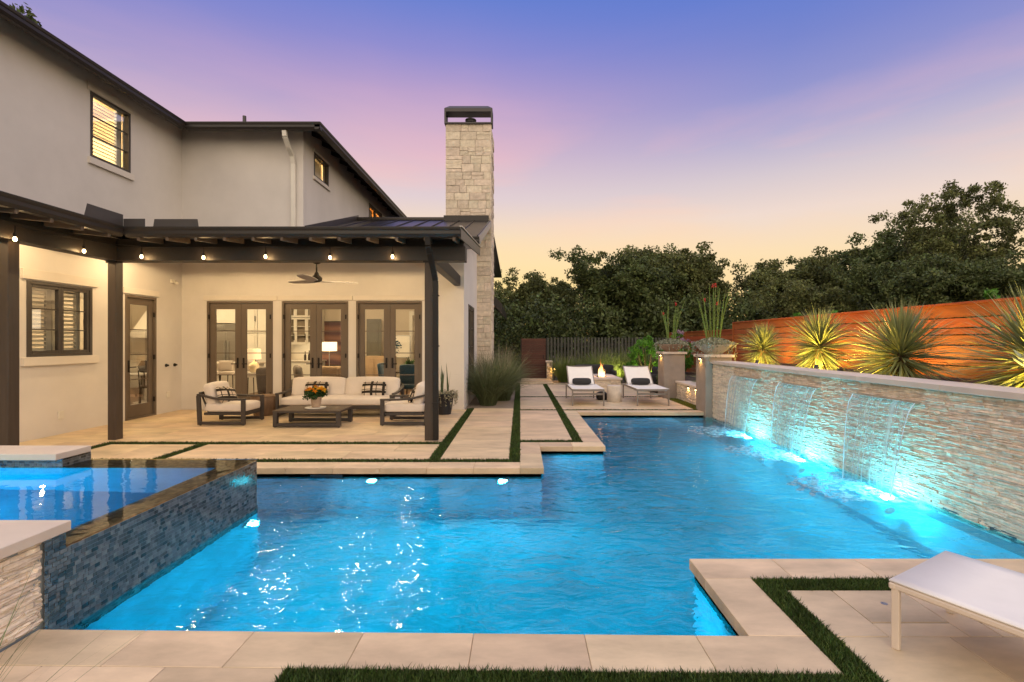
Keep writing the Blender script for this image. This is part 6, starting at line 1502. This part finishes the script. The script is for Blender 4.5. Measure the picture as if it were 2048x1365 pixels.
# ================================================================ TREES
M['oak'] = leaf_mat('oak_leaf', (.085, .108, .034), rv=.5, hv=.025, rough=.6, transl=.25, var=.5, scale=.55); M['oak2'] = leaf_mat('olive_oak_leaf', (.115, .128, .040), rv=.5, hv=.025, rough=.6, transl=.25, var=.5, scale=.55); M['bark'] = mat('bark', (.055, .045, .036), .95, .35, 9, .1, 30)
MEAN = {}
def make_tree(name, label, seed, H, cw, th, per, nclump, size, m, lean=(0, 0), group='trees beyond the fences', crown_lo=.3, rad=(.42, .85)):
    """trunk and limbs grown by repeated forking; leaf clumps sit on the outer twigs."""
    g3 = random.Random(seed); o = empty(name, (0, 0, 0), label=label, cat='tree', group=group); q = MB(); tips = []
    def grow(p, d, L_, r, lv):
        pts, rad_ = [p], [r]
        for i in range(4):
            d = (d + Vector((g3.uniform(-.22, .22), g3.uniform(-.22, .22), g3.uniform(-.06, .16)))).normalized(); p = p + d * L_ / 4; pts.append(p); rad_.append(r * (1 - .13 * (i + 1)))
        q.tube(pts, rad_, 8 if lv < 2 else 5, cap=False)
        if lv >= 2: tips.extend(pts[2:])
        if lv < 4:
            for k in range(3 if lv < 3 else 2):
                a = g3.uniform(0, 6.28); sp_ = g3.uniform(.45, .95); nd = (d + Vector((math.cos(a) * sp_, math.sin(a) * sp_, g3.uniform(-.1, .35)))).normalized(); grow(p, nd, L_ * g3.uniform(.62, .82), rad_[-1] * .68, lv + 1)
    grow(Vector((0, 0, -.1)), Vector((lean[0], lean[1], 1)).normalized(), th, H * .03, 0)
    T_ = np.array([list(t) for t in tips]); hi = T_[:, 2].max(); T_[:, 2] *= H * .93 / hi; ext = np.abs(T_[:, :2] - T_[:, :2].mean(0)).max(); kx = (cw / 2) / ext; kz = H * .93 / hi; T_[:, :2] *= kx
    q.v = [(x * kx, y * kx, z * kz) for x, y, z in q.v]; q.build('trunk', M['bark'], o, smooth=True); MEAN[name + str(seed)] = T_[:, :2].mean(0)
    g4 = np.random.RandomState(seed); sel = T_[g4.randint(0, len(T_), nclump)] + g4.normal(0, .4, (nclump, 3)); ne = int(nclump * .5); d_ = g4.normal(size=(ne, 3)); d_ /= np.linalg.norm(d_, axis=1)[:, None]; cz = H * (crown_lo + 1) / 2
    sel[:ne] = np.array([T_[:, 0].mean(), T_[:, 1].mean(), cz]) + d_ * (g4.uniform(.45, 1, ne) ** .6)[:, None] * np.array([cw * .46, cw * .46, H * (1 - crown_lo) * .47])
    sel[:, 2] = np.clip(sel[:, 2], H * crown_lo * g4.uniform(.6, 1.2, nclump), H)
    rd = g4.uniform(*rad, nclump); V, F = leaf_cloud(sel, rd, per, size, seed, .75, .55, .25)
    link('crown', np_mesh('crown', V, F), M[m], o, kind='stuff'); return o
tA = make_tree('oak_tree', 'dense dark oak beyond the slat fence, its crown left of the flame', 101, 8.0, 7.0, 2.2, 130, 360, .09, 'oak', crown_lo=.08, rad=(.3, .68))
tB = make_tree('oak_tree', 'ragged olive oak, its crown above the flame and stool', 102, 7.4, 6.6, 2.0, 130, 340, .09, 'oak2', crown_lo=.08, rad=(.3, .68))
tC = make_tree('oak_tree', 'loose-crowned oak seen over the fountain columns', 103, 7.0, 6.2, 2.4, 120, 280, .085, 'oak', crown_lo=.14, rad=(.28, .6))
tD = make_tree('oak_tree', 'big open-crowned oak with a leaning trunk, tallest, at the right', 104, 9.3, 5.8, 2.8, 110, 190, .07, 'oak2', lean=(.12, -.05), crown_lo=.40, rad=(.26, .52))
tA.location = (4.6, 29.0, 0); tB.location = (9.2, 30.0, 0); tC.location = (14.6, 31.0, 0); md_ = MEAN['oak_tree104']; tD.location = (19.3 - md_[0] * .84, 21.5 - md_[1] * .84, 0); tD.scale = (.84, .84, .94); tA.scale = (.9, .9, .80)
for src, loc, rz, s, lab in ((tB, (1.2, 31.5, 0), 1.0, .80, 'low olive oak at the end of the path behind the gate'), (tA, (7.0, 31.5, 0), 2.2, .90, 'dark oak with the pointed top left of the tall stalks'), (tA, (11.9, 33.0, 0), 4.0, .96, 'dark oak rising over the red-tipped stalks'), (tB, (15.6, 28.5, 0), 2.6, .86, 'olive oak above the lower rear fence'),
                                 (tC, (18.5, 31.0, 0), .9, .92, 'loose oak behind the round uplit yucca'), (tB, (20.5, 27.0, 0), 3.6, .70, 'olive oak left of the tallest oak'), (tC, (23.6, 22.0, 0), 2.0, 1.2, 'oak crown at the frame edge right of the tallest oak'), (tA, (15.2, 18.2, 0), 5.1, .58, 'low dark oak behind the fence and the dark trunk yucca'), (tB, (11.5, 19.5, 0), .4, .55, 'low olive oak behind the fence and the round yucca'), (tA, (18.6, 16.5, 0), 3.0, .60, 'low dark oak at the frame edge behind the largest yucca'), (tA, (-1.6, 35, 0), .5, .66, 'small dark oak glimpsed between chimney and gate')):
    c = copy_tree(src, loc, rz, label=lab); c.scale = (s, s, s * rnd.uniform(.96, 1.05))
tE = make_tree('slender_tree', 'slender tree whose small leafy top peeks over the upper left roof', 107, 12.3, 3.6, 5.0, 45, 200, .085, 'oak', crown_lo=.6, rad=(.2, .4), group=None)
tE.location = (-15.3, 14.6, 0)
# understory that closes the view beneath the crowns
us = []
g5 = np.random.RandomState(17); n_ = 1150
xs = g5.uniform(-5, 32, n_); ys = 23.5 + 11.5 * g5.uniform(0, 1, n_) - np.maximum(0, xs - 12) * .42; zs = g5.uniform(.2, 3.8, n_)
ok = ~((xs < 7.5) & (ys < 22)); V, F = leaf_cloud(np.stack([xs, ys, zs], 1)[ok], g5.uniform(.6, 1.2, ok.sum()), 110, .10, 18, .85, .55)
link('undergrowth', np_mesh('undergrowth', V, F), M['oak'], kind='stuff', label='dark mass of undergrowth closing the gaps beneath the oaks', cat='undergrowth')
